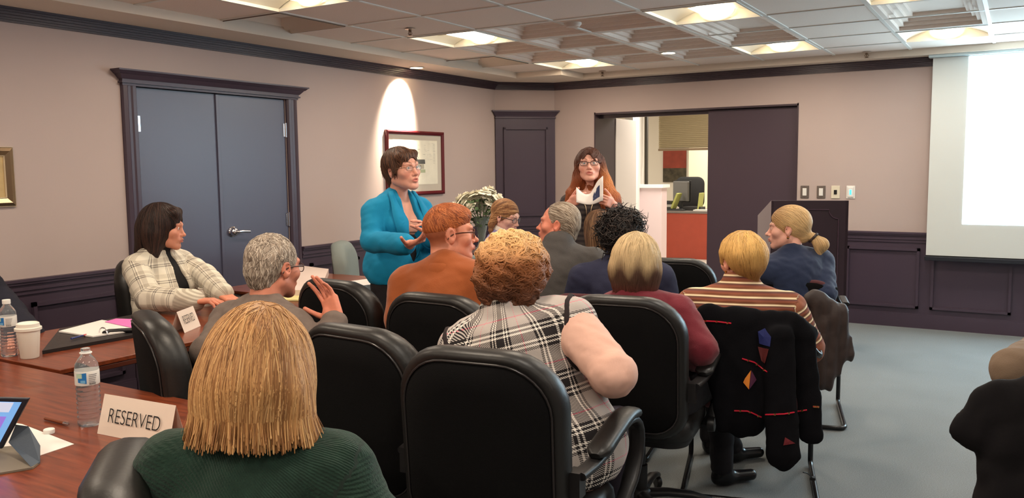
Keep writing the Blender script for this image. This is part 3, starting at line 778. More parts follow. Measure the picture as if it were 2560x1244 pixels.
def head_sdf(h,C7,fat=0,male=False,nose=1.0,neck=None,mouth=0,jaw=1.0,age=0):
    s=S(); e=h.e; c=h.cp
    e(s,(0,-.014,.034),(.073,.092,.082),0)
    e(s,(0,.032,.0),(.062+fat*.5,.056,.082),.02)
    e(s,(0,.034,-.052),((.048+fat)*jaw,.048,.046),.03)
    for x in (-1,1):
        c(s,(x*(.050+fat)*jaw,.0,-.048),(x*.017,.070,-.088),.018+fat,.015,.022)
        e(s,(x*.043,.056,-.016),(.024+fat,.024,.024),.018)
        c(s,(x*.044,.072,.030),(x*.012,.086,.026),.009,.009,.014)
    e(s,(0,.074,-.088),(.019,.017,.017),.018)
    e(s,(0,.078,-.052),(.028,.020,.022),.014)
    for x in (-1,1): e(s,(x*.031,.094,.008),(.018,.014,.012),.010,'-')
    # nose
    n_=nose
    c(s,(0,.082,.018),(0,.100*n_**.2,-.022),.0075,.0095,.012); e(s,(0,.104*n_**.25,-.026),(.0105,.0115,.0095),.007)
    for x in (-1,1): e(s,(x*.0115,.094,-.030),(.0075,.009,.0070),.005); 
    for x in (-1,1): e(s,(x*.006,.100,-.037),(.0035,.005,.004),.002,'-')
    # eyelids
    for x in (-1,1):
        e(s,(x*.031,.0745,.008),(.0140,.0135,.0128),.004)
        e(s,(x*.031,.090,.0072),(.0125,.010,.0040),.003,'-')
    # lips
    m_=mouth
    for x in (-1,1):
        c(s,(x*.021,.088,-.0545),(0,.0985,-.0515+.0015*m_),.0035,.0055,.006)
        c(s,(x*.019,.087,-.0575-.002*m_),(0,.0965,-.0620-.004*m_),.0035,.0062,.006)
    e(s,(0,.103,-.0565-.001*m_),(.020,.012,.0012+.0032*m_),.002,'-')
    e(s,(0,.094,-.072-.003*m_),(.018,.006,.004),.008,'-')
    # ears
    for x in (-1,1):
        t=Rm(0,0,-x*22)@Rm(12,0,0)
        e(s,(x*.0755,-.008,.002),(.0085,.019,.031),.006,'+',t); e(s,(x*.083,-.003,.004),(.0065,.010,.018),.005,'-',t)
        e(s,(x*.0735,-.004,-.024),(.007,.009,.010),.006)
    nk=neck or (.056 if male else .047)
    C7=np.array(C7,float)
    top=h.p(0,-.022,-.045); 
    s.cap(top,C7+np.array([0,0,.0]),nk*h.hs*.98,nk*1.08,.022)
    if fat>.004: e(s,(0,.035,-.082),(.04,.045,.03),.03)
    s._b(C7,.06)
    return s
def head_color(h,base=(226,172,150),lips=(190,100,95),brow=(90,60,45),stub=None,stubcol=None,flush=.35):
    b,l_,w=lc(base),lc(lips),lc(brow)
    red=b*np.array([1.05,.72,.68])
    def f(V):
        q=h.loc(V); C_=np.tile(b,(len(V),1))
        def blend(m,col):
            m=np.clip(m,0,1)[:,None]; C_[:]=C_*(1-m)+col*m
        for x in (-1,1):
            blend(flush*np.exp(-(((q-np.array([x*.042,.075,-.028]))/np.array([.022,.03,.02]))**2).sum(1)),red)
            blend(.28*np.exp(-(((q-np.array([x*.08,-.01,.0]))/np.array([.02,.03,.035]))**2).sum(1)),red)
            # brows
            zb=.030+.010*np.clip((np.abs(q[:,0])-.012)/.02,0,1)-.25*np.clip(np.abs(q[:,0])-.036,0,1)
            blend(.7*((np.abs(q[:,0]-x*.030)<.019)&(np.abs(q[:,2]-zb)<.0042)&(q[:,1]>.05)),w)
            blend(.55*np.exp(-(((q-np.array([x*.031,.088,.009]))/np.array([.014,.02,.009]))**2).sum(1)),b*np.array([.72,.55,.52]))
        blend(.5*flush*np.exp(-(((q-np.array([0,.108,-.026]))/np.array([.016,.02,.016]))**2).sum(1)),red)
        blend(.62*((np.abs(q[:,0])<.0225)&(np.abs(q[:,2]+.0570)<.0105*np.sqrt(np.clip(1-(q[:,0]/.024)**2,0,1)))&(q[:,1]>.082)),l_)
        if stub is not None: 
            m=stub(q); blend(m,lc(stubcol))
        n=fbm(V,30,3); C_*= (1+.05*n)[:,None]
        return C_
    return f
def eyes(h,iris=(90,110,120)):
    out=[]
    n,m_=14,10
    for x in (-1,1):
        th=np.linspace(0,PI,m_); ph=np.linspace(0,2*PI,n,endpoint=False)
        T,Pp=np.meshgrid(th,ph,indexing='ij'); v=np.stack([np.sin(T)*np.cos(Pp),np.cos(T),np.sin(T)*np.sin(Pp)],-1).reshape(-1,3)
        th_=np.arccos(np.clip(v[:,1],-1,1)); 
        V=h.c+((v*.0122+np.array([x*.031,.0752,.008]))*h.hs)@h.M.T
        F_=[[i*n+k,i*n+(k+1)%n,(i+1)*n+(k+1)%n,(i+1)*n+k] for i in range(m_-1) for k in range(n)]
        col=np.where((th_<.2)[:,None],lc((12,10,10)),np.where((th_<.55)[:,None],lc(iris),lc((232,226,220))))
        out.append((V,np.array(F_),eye_m,col,None))
    return out
def glasses(h,parent,col=(40,30,28),w=.0235,hh=.015,th=.0016,rimless=False,shine=False):
    m_=mat('frame_%d_%d_%d'%col,col,.3,.2); mb=MB().use(m_)
    yv=.099
    for x in (-1,1):
        pts=[h.p(x*.0335+px_,yv-abs(x*.0335+px_)*.13,.005+pz_) for px_,pz_ in rrect(w*2,hh*2,hh*.85,5)]
        mb.sweep(pts,th,n=6,closed=True)
        pts=[(x*.057,yv-.008,.010),(x*.072,.075,.012),(x*.078,.01,.010),(x*.079,-.012,.0),(x*.077,-.022,-.015)]
        mb.sweep([h.p(*q) for q in smoothpath(pts,12)],(th*1.0,th*1.6),n=6)
    mb.sweep([h.p(*q) for q in [(-.0105,yv-.002,.008),(0,yv+.002,.011),(.0105,yv-.002,.008)]],th,n=6)
    g=mb.obj('glasses',parent,smooth=60)
    mb=MB().use(mat('lens_glass',(235,245,250),.05,alpha=.12,spec=.8))
    for x in (-1,1): 
        pts=[h.p(x*.0335+px_,yv-abs(x*.0335+px_)*.13,.005+pz_) for px_,pz_ in rrect(w*2,hh*2,hh*.85,5)]
        mb.add(pts,[tuple(range(len(pts)))])
    mb.obj('lens',g)
    return g
# ---------------------------------------------------------------- hair
def strands(f,roots,flow,steps,step,lift,rad,cols,wave=0,wf=60,seed=1,taper=True,ns=5,jit=.15,tail=0,vary=0,out=.3,free=None,locz=None):
    r=np.random.RandomState(seed); N=len(roots); P=snap(f,roots.copy(),.001,.03,lift); P=snap(f,P,.001,.03,lift)
    path=[P.copy()]; vel=np.zeros_like(P); ph=r.rand(N)*6.28; dv=r.randn(N,3)*jit
    for k in range(steps):
        d,g=grad(f,P,.001); n=g/(np.linalg.norm(g,axis=1,keepdims=True)+1e-9)
        v=flow(P)+dv; v=v-(v*n).sum(1,keepdims=True)*n; v/=np.linalg.norm(v,axis=1,keepdims=True)+1e-9
        v=v*.6+vel*.4 if k else v
        if wave: 
            b=np.cross(n,v); v=v+b*(wave*np.sin(ph+wf*step*k))[:,None]
        if free:
            z=locz(P); fm=z<free[0]; zend=free[1]-(free[2]*(ph/6.28)); vf=vel*.75+np.array([0,0,-.35])+n*out*.35; vf/=np.linalg.norm(vf,axis=1,keepdims=True)
            v=np.where(fm[:,None],vf,v); stp=np.where(fm&(z<zend),step*.02,step)[:,None]
            vel=v; Pn=P+v*stp; Ps=snap(f,Pn,.001,.006,lift); P=np.where(fm[:,None],Pn,Ps)
        else:
            vel=v; P=P+v*step
            P=snap(f,P,.001,.006,lift)
        path.append(P.copy())
    dn=np.array([0,0,-1.])
    for k in range(tail):
        d,g=grad(f,P,.001); n=g/(np.linalg.norm(g,axis=1,keepdims=True)+1e-9); v=vel*.6+dn*.35+n*out*(k+1)/tail+dv*.5; v/=np.linalg.norm(v,axis=1,keepdims=True); vel=v
        P=np.where((P[:,2]-(path[0][:,2].min()-9)>0)[:,None],P+v*step,P); path.append(P.copy())
    path=np.stack(path,1); M_=path.shape[1]
    if vary:
        ln=(1-vary*r.rand(N)**2)*(M_-1); q=np.linspace(0,1,M_)[None]*ln[:,None]; i0=np.clip(q.astype(int),0,M_-2); fr_=(q-i0)[...,None]; ar=np.arange(N)[:,None]
        path=path[ar,i0]*(1-fr_)+path[ar,i0+1]*fr_
    d,g=grad(f,path.reshape(-1,3),.001); nn=(g/(np.linalg.norm(g,axis=1,keepdims=True)+1e-9)).reshape(N,M_,3)
    T=np.gradient(path,axis=1); T/=np.linalg.norm(T,axis=2,keepdims=True)+1e-9; B=np.cross(nn,T); B/=np.linalg.norm(B,axis=2,keepdims=True)+1e-9
    t=np.linspace(0,1,M_); prof=(np.sin(PI*np.clip(t*.94+.06,0,1))**.5 if taper else np.ones(M_))
    rr=rad*(.6+.8*r.rand(N))[:,None]*prof[None]
    a=2*PI*np.arange(ns)/ns
    V=path[:,:,None]+B[:,:,None]*(np.cos(a)[None,None,:,None]*rr[:,:,None,None]*1.25)+nn[:,:,None]*(np.sin(a)[None,None,:,None]*rr[:,:,None,None]*.6)
    idx=np.arange(N*M_*ns).reshape(N,M_,ns); q=np.stack([idx[:,:-1],np.roll(idx,-1,2)[:,:-1],np.roll(idx,-1,2)[:,1:],idx[:,1:]],-1).reshape(-1,4)
    if callable(cols): cc=cols(path.reshape(-1,3),np.tile(t,N),np.repeat(r.rand(N),M_))
    else: cc=np.array([lc(c) for c in cols])[r.randint(len(cols),size=N)]; cc=np.repeat(cc,M_,0)
    cc=cc*(1+.10*np.repeat(r.randn(N),M_))[:,None].clip(.5,1.6)
    cc=np.repeat(cc,ns,0)
    return V.reshape(-1,3),q,cc
def hair_obj(h,parent,s,res,base,cols,n=300,steps=12,step=.015,lift=.002,rad=.0028,flow=None,region=None,wave=0,wf=60,seed=1,disp=None,name='hair',crown=(0,-.04,.12),fall=1.0,basecol=None,jit=.15,tail=0,vary=0,out=.3,free=None):
    if disp: s.disp=disp
    V,F_=polygonize(s,s.lo-.01,s.hi+.01,res,2)
    bc=basecol(V) if basecol else np.tile(lc(base),(len(V),1))*(1+.18*fbm(h.loc(V)*np.array([1,1,.25]),40,seed))[:,None]  # base often darker than the strands: shade painted into the gaps
    parts=[(V,F_,hair_m,bc,None)]
    if n:
        r=np.random.RandomState(seed); q=h.loc(V)
        if flow is None:
            cr=np.array(crown)
            def flow(P):
                l=h.loc(P)-cr; v=np.c_[l[:,:2]*6,np.full(len(l),-1.)*fall*(.15+np.clip(-l[:,2]*9,0,2))]
                w_=v@h.M.T; 
                return w_
        m_=(region(q) if region else (q[:,2]>.0))
        ii=np.nonzero(m_)[0]; roots=V[r.choice(ii,n)]+r.randn(n,3)*.003
        v,f_,c=strands(s,roots,flow,steps,step,lift,rad,cols,wave,wf,seed,jit=jit,tail=tail,vary=vary,out=out,free=free,locz=lambda P:h.loc(P)[:,2])
        parts.append((v,f_,hair_m,c,None))
    o=meshobj(name,parts,parent); return o
# ---------------------------------------------------------------- hand
def hand_sdf(s,w,d,pn,side=1,curl=(30,30,35,40),spread=4,thumb=(35,30),sc=1.0,k=.004):
    """w wrist point, d direction to fingers, pn palm normal (palm side), side=+1 thumb towards cross(d,pn)"""
    d=nz(d); pn=np.array(pn,float); pn=nz(pn-d*(pn@d)); x=np.cross(d,pn)*side
    w=np.array(w,float); L=sc
    s.cap(w-d*.03*L,w+d*.01*L,.024*L,.022*L,.01)
    s.box(w+d*.050*L,np.array([.040,.040,.0135])*L,.013*L,.012,rot=np.stack([x,d,-pn],1)) if False else None
    Q=np.stack([x,d,pn],1)
    s.box(w+d*.048*L-x*.002*L,np.array([.038,.045,.0125])*L,.012*L,.012,rot=Q)
    s.ell(w+d*.028*L+x*.024*L+pn*.008*L,np.array([.018,.028,.014])*L,.012,rot=Q)
    lens=((.043,.026,.020),(.047,.030,.022),(.044,.028,.021),(.034,.021,.018)); xs=(.028,.0095,-.009,-.027); y0=(.088,.092,.088,.080)
    for i in range(4):
        a=(1.5-i)*spread; p=w+d*y0[i]*L+x*xs[i]*L; dr=nz(d*math.cos(R(a))+x*math.sin(R(a))); c=0
        r0=.0088*L if i<3 else .0078*L
        for j,l in enumerate(lens[i]):
            c+=curl[i]*(1,.95,.6)[j]; v=dr*math.cos(R(c))+pn*math.sin(R(c)); q=p+v*l*L; s.cap(p,q,r0*(1,.93,.86)[j],r0*(.93,.86,.74)[j],k if j==0 else .0015); p=q
    # thumb
    p=w+d*.022*L+x*.030*L+pn*.004*L; a=thumb[0]; v=nz(d*math.cos(R(a))+x*math.sin(R(a))+pn*.25); 
    for j,(l,r_) in enumerate(((.040,.0115),(.032,.0098),(.024,.009))):
        q=p+v*l*L; s.cap(p,q,r_*L,r_*L*.9,.008 if j==0 else .0015); p=q; v=nz(v+d*math.sin(R(thumb[1]))*.5+pn*.15)
    return s
# ---------------------------------------------------------------- person
class Body: pass
def build_person(name,label,head,rz,hrz,hp=0,hroll=0,hs=1.0,male=False,g=1.0,sw=.175,lean=.05,side=0,hz=.52,stand=False,
        arms=None,legs=None,skin=(226,172,150),lips=(190,105,98),brow=(90,60,45),iris=(90,110,120),fat=0,nose=1,mouth=0,res=.005,neck=None,top=None,
        pants=(24,24,28),shoe=(20,20,22),group=None,bust=None,upz=0,stub=None,stubcol=None,hands=None,armr=1.0,flush=.35,chestskin=False,shr=0,belly=0,cover=None,hand_res=.004,neckfwd=.045,headtop=.13,twist=0,legres=.014,nl=0,foot=None):
    B=Body(); topw=spot(*head); hcW=topw-np.array([0,0,headtop*hs])
    r_,f_=axes(rz); u0=np.array([0,0,1.])
    C7W=hcW-f_*neckfwd*hs-u0*(.137*hs+nl)
    HW=C7W-f_*lean-r_*side; HW[2]=hz if not stand else stand
    loc=np.array([HW[0],HW[1],0]); B.loc=loc
    h=Head(hcW-loc,hrz,hp,hroll,hs); B.h=h; C7=C7W-loc; H=HW-loc; B.C7=C7;B.H=H
    sp=nz(C7-H); rt=nz(r_-sp*(r_@sp)); fw=np.cross(sp,rt); Q=np.stack([rt,fw,sp],1); B.Q=Q; B.rt,B.fw,B.sp=rt,fw,sp
    tr,tf=axes(rz+twist); srt=nz(tr-sp*(tr@sp)); B.srt=srt
    L=np.linalg.norm(C7-H); at=lambda t,fo=0: H+sp*L*t+fw*fo
    B.at=at
    SH=[C7-sp*.064+srt*sw*x+fw*.005-np.array([0,0,shr]) for x in (1,-1)]; B.SH=SH   # right, left
    fem=not male if bust is None else bust
    def torso(s,off=0):
        s.ell(H+sp*.03,(.165*g,.120*g,.125),0,Q)
        s.ell(at(.36,-.005),(.128*g,.104*g,.14),.06,Q)
        s.ell(at(.70,.0),((.118*g+sw*.12),.105*(g*.5+.5),.15),.06,Q)
        if belly: s.ell(at(.25,.06),(.13*g,.08+belly,.13),.06,Q)
        s.cap(SH[0]*.94+C7*.06,SH[1]*.94+C7*.06,.044+.008*male,None,.045)
        for x in (0,1): s.cap(C7+sp*.012,SH[x]*.8+C7*.2,.043 if male else .036,.042,.035)
        if fem: 
            for x in (-1,1): s.ell(at(.62,.085)+rt*x*.070,(.062,.055,.062),.04,Q)
        return s
    if arms is None: arms={}
    EL,WR=[],[]
    for i,(kx,x) in enumerate((('R',1),('L',-1))):
        a=arms.get(kx)
        if a is None:
            e=SH[i]+rt*x*.055+fw*.03-u0*.265 if not stand else SH[i]+rt*x*.04-u0*.28; w=e+fw*.19-rt*x*.13-u0*.03 if not stand else e+fw*.05-u0*.25
        else:
            e,w=[ (np.array(q,float)-loc if len(q)==3 and abs(q[2])<5 else None) for q in a]
        EL.append(e);WR.append(w)
    B.EL,B.WR=EL,WR
    def arm(s,i,ra=.046,re=.038,rw=.028,frac=1.0,k=.018):
        s.cap(SH[i],EL[i],ra*armr,re*armr,k); w=EL[i]+(WR[i]-EL[i])*frac; s.cap(EL[i],w,re*armr,rw+(re*armr-rw)*(1-frac)*.8,.02); return s
    B.arm=arm;B.torso=torso
    # legs
    LG=[]
    for x in (1,-1):
        hj=H+rt*x*.085*g-u0*.01
        if legs and ('R' if x>0 else 'L') in legs: kn,an=[np.array(q,float)-loc for q in legs['R' if x>0 else 'L']]
        elif stand: kn=H+r_*x*.09+f_*.01; kn[2]=.47; an=H+r_*x*.09; an[2]=.085
        else:
            kn=hj+f_*.43+r_*x*.05; kn[2]=.52; an=kn+f_*.02; an[2]=.09
        LG.append((hj,kn,an))
    B.LG=LG
    def leg(s,i,o=0):
        hj,kn,an=LG[i]; s.cap(hj,kn,.088*g**.7+o,.060+o,.05); s.cap(kn,an,.056+o,.040+o,.03); return s
    # ---- body (skin)
    hd=head_sdf(h,C7,fat,male,nose,neck,mouth)
    if chestskin:
        tq=S(); torso(tq); tq.off=-.002
        hd.q.append(('+',.03,lambda p:tq(p))); 
        hd.lo=np.minimum(hd.lo,C7-.16); hd.hi=np.maximum(hd.hi,C7+.16)
        pc=C7-np.array([0,0,.17]); hd.plane(pc,(0,0,-1))
    V,F_=polygonize(hd,hd.lo-.005,hd.hi+.005,res,2)
    hc_=head_color(h,skin,lips,brow,stub,stubcol,flush)
    parts=[(V,F_,skin_m,hc_(V),None)]+eyes(h,iris)
    ub=S(); torso(ub); arm(ub,0);arm(ub,1);leg(ub,0);leg(ub,1); ub.off=-.008
    V,F_=polygonize(ub,ub.lo,ub.hi,.022,1); parts.append((V,F_,skin_m,np.tile(lc(skin),(len(V),1)),None))
    if True:
        hd2=list(hands) if hands else [None,None]; hres=[hand_res if q else .0065 for q in hd2]
        for i in (0,1):
            if hd2[i] is None:
                d_=nz(nz(WR[i]-EL[i])+fw*.35); hd2[i]=dict(d=d_,pn=-u0+fw*.1 if not stand else -rt*(1 if i==0 else -1),side=-1 if i==0 else 1,curl=(22,26,30,34),spread=2,thumb=(30,20),sc=.96)
        for i,hd_ in enumerate(hd2):
            s=S(); s.cap(EL[i]*.5+WR[i]*.5,WR[i],.034,.024,0); hand_sdf(s,WR[i],**hd_)
            V,F_=polygonize(s,s.lo,s.hi,hres[i],2); cc=np.tile(lc(skin)*np.array([1.0,.88,.84]),(len(V),1)); cc*=(1+.08*fbm(V,25,5))[:,None]; parts.append((V,F_,skin_m,cc,None))
    body=meshobj(name,parts); body.location=loc; tag(body,label,'person',group); B.o=body
    # ---- trousers + shoes
    if pants:
        s=S(); s.ell(H+sp*.01,(.170*g,.125*g,.10),0,Q); leg(s,0,.010); leg(s,1,.010); s.disp=lambda p:.004*fbm(p,9,4)
        V,F_=polygonize(s,s.lo-.02,s.hi+.02,legres,1); meshobj('trousers',[(V,F_,mat('cloth_%d_%d_%d'%pants,pants,.85,bump=(300,.2)),None,None)],body)
        for i in (0,1):
            an=LG[i][2]; kn=LG[i][1]; s=S(); ff=f_ if foot is None else axes(foot)[1]; 
            s.cap(an-u0*.0,an-u0*.055+ff*.02,.044,.036,0); s.cap(an+ff*-.02-u0*.052,an+ff*.155-u0*.058,.032,.026,.03,flat=None); s.plane(an-u0*.083,(0,0,-1))
            V,F_=polygonize(s,s.lo,s.hi,.008,1); meshobj('shoe',[(V,F_,mat('shoe_%d_%d_%d'%shoe,shoe,.25),None,None)],body)
    return B
def garment(B,name,m_,off=.014,frac=.93,res=.009,wr=.004,wf=7,neck=(.03,.5),arms=(0,1),extra=None,seed=1,col=None,torso=True,sleeve=(.046,.038,.028),hem=None,cuff=None,body=True,tail=None,wdir=None,vopen=None):
    """cloth shell following torso and arms"""
    s=S()
    if torso: B.torso(s)
    for i in arms: B.arm(s,i,*sleeve,frac=frac)
    if extra: extra(s,B)
    if tail: s.ell(B.H+B.sp*.0,tail,.05,B.Q)
    s.off=off
    if wr:
        ax=B.sp if wdir is None else wdir
        s.disp=lambda p:wr*(fbm(p+ax*0,wf,seed)*.7+.5*fbm(p@np.diag([1,1,2.2]),wf*1.3,seed+5))
    if neck:
        z,t=neck; s.plane(B.C7+B.sp*(z+off),B.sp+B.fw*t,.004)
    if hem is not None: s.plane(B.H+B.sp*hem,-B.sp,.004)
    if vopen: # jacket opening: remove a wedge at the front
        wt,wb,zb=vopen
        a=B.C7+B.fw*.10+B.sp*.03; b=B.at(zb,.17); s.cap(a,b,wt*2.4,wb*2.4,.006,'-',flat=(B.rt,.42))
    V,F_=polygonize(s,s.lo-off-.02,s.hi+off+.02,res,2)
    # cloth coordinates: torso (arc, radial, height), sleeves (arc, 0, along arm)
    q=V-B.H; x=q@B.rt; y=q@B.fw; z=q@B.sp; ang=np.arctan2(x,-y); tc=np.stack([ang*.16,y,z],1)
    dt=S(); B.torso(dt); dT=dt(V)
    for i in arms:
        a,b,c=B.SH[i],B.EL[i],B.WR[i]; da=S(); da.cap(a,b,.046,.038,0); da.cap(b,c,.038,.03,.02); dA=da(V)
        m2=dA<dT-.004
        L1=np.linalg.norm(b-a); t1=np.clip((V-a)@nz(b-a),0,L1); L2=np.linalg.norm(c-b); t2=np.clip((V-b)@nz(c-b),0,L2)
        d1=np.linalg.norm(V-a-np.outer(t1,nz(b-a)),axis=1); d2=np.linalg.norm(V-b-np.outer(t2,nz(c-b)),axis=1)
        al=np.where(d1<d2,t1,L1+t2); zz=(a-B.H)@B.sp+.03-al
        ax=nz(b-a); n1=nz(np.cross(ax,B.fw)); n2=np.cross(ax,n1); cen=np.where((d1<d2)[:,None],a+np.outer(t1,ax),b+np.outer(t2,nz(c-b))); e=V-cen
        an=np.arctan2(e@n1,e@n2)*.06+.3
        tc[m2]=np.stack([an,e@n2,zz],1)[m2]
    o=meshobj(name,[(V,F_,m_,None if col is None else col(V),tc)],B.o); B.g=s
    return o

def hit(f,loc,px,py,lift=.002,t0=1.0,t1=9):
    """point where the line of sight through an image pixel meets surface f (f in coordinates relative to loc)"""
    d=nz(_fw*F_PX+_rt*(px-1280)-_up*(py-622)); o=np.array([0,0,HC])-loc; t=t0
    for _ in range(400):
        v=f((o+d*t)[None])[0]; t+=max(v,.0004)*.35
        if v<.0006 or t>t1: break
    P=(o+d*t)[None]; _,g=grad(f,P,.001); return (P+g/np.linalg.norm(g)*lift)[0]
# ================================================================== CLOTH MATERIALS (patterns follow cloth coordinates)
def pat_mat(name,rough=.85,bump=(350,.3),sheen=0):
    m=mat(name,(128,128,128),rough,bump=bump,sheen=sheen); N,L,b=nodes_of(m)
    a=N.new('ShaderNodeAttribute'); a.attribute_name='tc'; s=N.new('ShaderNodeSeparateXYZ'); L.new(a.outputs['Vector'],s.inputs[0]); return m,N,L,b,s
def mth(N,L,op,a,b=None):
    n=N.new('ShaderNodeMath'); n.operation=op
    for i,q in enumerate((a,b)):
        if q is None: continue
        if isinstance(q,(int,float)): n.inputs[i].default_value=q
        else: L.new(q,n.inputs[i])
    return n.outputs[0]
def ramp(N,L,fac,stops,interp='CONSTANT'):
    r=N.new('ShaderNodeValToRGB'); r.color_ramp.interpolation=interp; e=r.color_ramp.elements
    while len(e)>1: e.remove(e[-1])
    e[0].position=stops[0][0]; e[0].color=(*lin(stops[0][1]),1)
    for p,c in stops[1:]:
        q=e.new(p); q.color=(*lin(c),1)
    L.new(fac,r.inputs[0]); return r.outputs[0]
def stripe_fac(N,L,sock,period,off=0): return mth(N,L,'FRACT',mth(N,L,'ADD',mth(N,L,'DIVIDE',sock,period),100+off))
def mixc(N,L,fac,a,b):
    m=N.new('ShaderNodeMix'); m.data_type='RGBA'
    if isinstance(fac,(int,float)): m.inputs[0].default_value=fac
    else: L.new(fac,m.inputs[0])
    L.new(a,m.inputs[6]);L.new(b,m.inputs[7]); return m.outputs[2]
def plaid(name,per,stx,stz,twill=.006):
    m,N,L,b,s=pat_mat(name)
    cx=ramp(N,L,stripe_fac(N,L,s.outputs[0],per,.5),stx); cz=ramp(N,L,stripe_fac(N,L,s.outputs[2],per,.2),stz)
    t=mth(N,L,'FRACT',mth(N,L,'ADD',mth(N,L,'DIVIDE',mth(N,L,'ADD',s.outputs[0],s.outputs[2]),twill),100)); t=mth(N,L,'GREATER_THAN',t,.5)
    c=mixc(N,L,t,cx,cz); L.new(c,b.inputs['Base Color']); return m
Wt,Bk,Gy,Pk=(240,232,222),(30,24,26),(184,174,168),(220,110,130)
vest_m=plaid('plaid_vest',.165,
  [(0,Gy),(.20,Bk),(.25,Wt),(.28,Bk),(.32,Wt),(.35,Bk),(.54,Wt),(.57,Bk),(.61,Wt),(.64,Bk),(.69,Gy),(.93,Pk),(.948,Gy)],
  [(0,Gy),(.20,Bk),(.26,Wt),(.30,Bk),(.34,Wt),(.38,Bk),(.54,Wt),(.58,Bk),(.62,Wt),(.66,Bk),(.71,Gy),(.88,Pk),(.90,Gy)])
Cr,Dk2=(222,214,196),(60,50,50)
jack_m=plaid('window_plaid',.085,[(0,Cr),(.30,Dk2),(.34,Cr),(.40,Dk2),(.45,Cr),(.52,(170,160,145)),(.80,Cr)],[(0,Cr),(.30,Dk2),(.36,Cr),(.42,Dk2),(.48,Cr),(.60,(186,176,158)),(.85,Cr)],.004)
stripe_m,N,L,b,s=pat_mat('striped_knit',.9,bump=(500,.5))
c=ramp(N,L,stripe_fac(N,L,s.outputs[2],.031),[(0,(150,90,62)),(.12,(126,66,48)),(.42,(74,44,40)),(.52,(206,180,140)),(.60,(240,222,190)),(.72,(196,160,118)),(.80,(140,84,60))],'LINEAR'); L.new(c,b.inputs['Base Color'])
bp=N.new('ShaderNodeBump'); bp.inputs['Strength'].default_value=.6; bp.inputs['Distance'].default_value=.006
h_=mth(N,L,'SINE',mth(N,L,'MULTIPLY',stripe_fac(N,L,s.outputs[2],.031,.15),6.283)); L.new(h_,bp.inputs['Height']); L.new(bp.outputs[0],b.inputs['Normal'])
dress_m,N,L,b,s=pat_mat('striped_dress',.9)
c=ramp(N,L,stripe_fac(N,L,s.outputs[2],.034),[(0,(74,66,64)),(.45,(74,66,64)),(.55,(50,44,46)),(.9,(50,44,46))],'LINEAR'); L.new(c,b.inputs['Base Color'])
# green knit : ribbed bump
green_m=mat('green_knit',(25,52,40),.95,noise=(60,.16),sheen=.1)
N,L,b=nodes_of(green_m); a=N.new('ShaderNodeAttribute'); a.attribute_name='tc'; wv=N.new('ShaderNodeTexWave'); wv.inputs['Scale'].default_value=75; wv.inputs['Distortion'].default_value=1.2; wv.inputs['Detail Scale'].default_value=6; wv.bands_direction='DIAGONAL'
L.new(a.outputs['Vector'],wv.inputs['Vector']); n2=N.new('ShaderNodeTexNoise'); n2.inputs['Scale'].default_value=240; L.new(a.outputs['Vector'],n2.inputs['Vector'])
ad=mth(N,L,'ADD',wv.outputs['Fac'],mth(N,L,'MULTIPLY',n2.outputs['Fac'],1.5)); bp=N.new('ShaderNodeBump'); bp.inputs['Strength'].default_value=.7; bp.inputs['Distance'].default_value=.002; L.new(ad,bp.inputs['Height']); L.new(bp.outputs[0],b.inputs['Normal'])

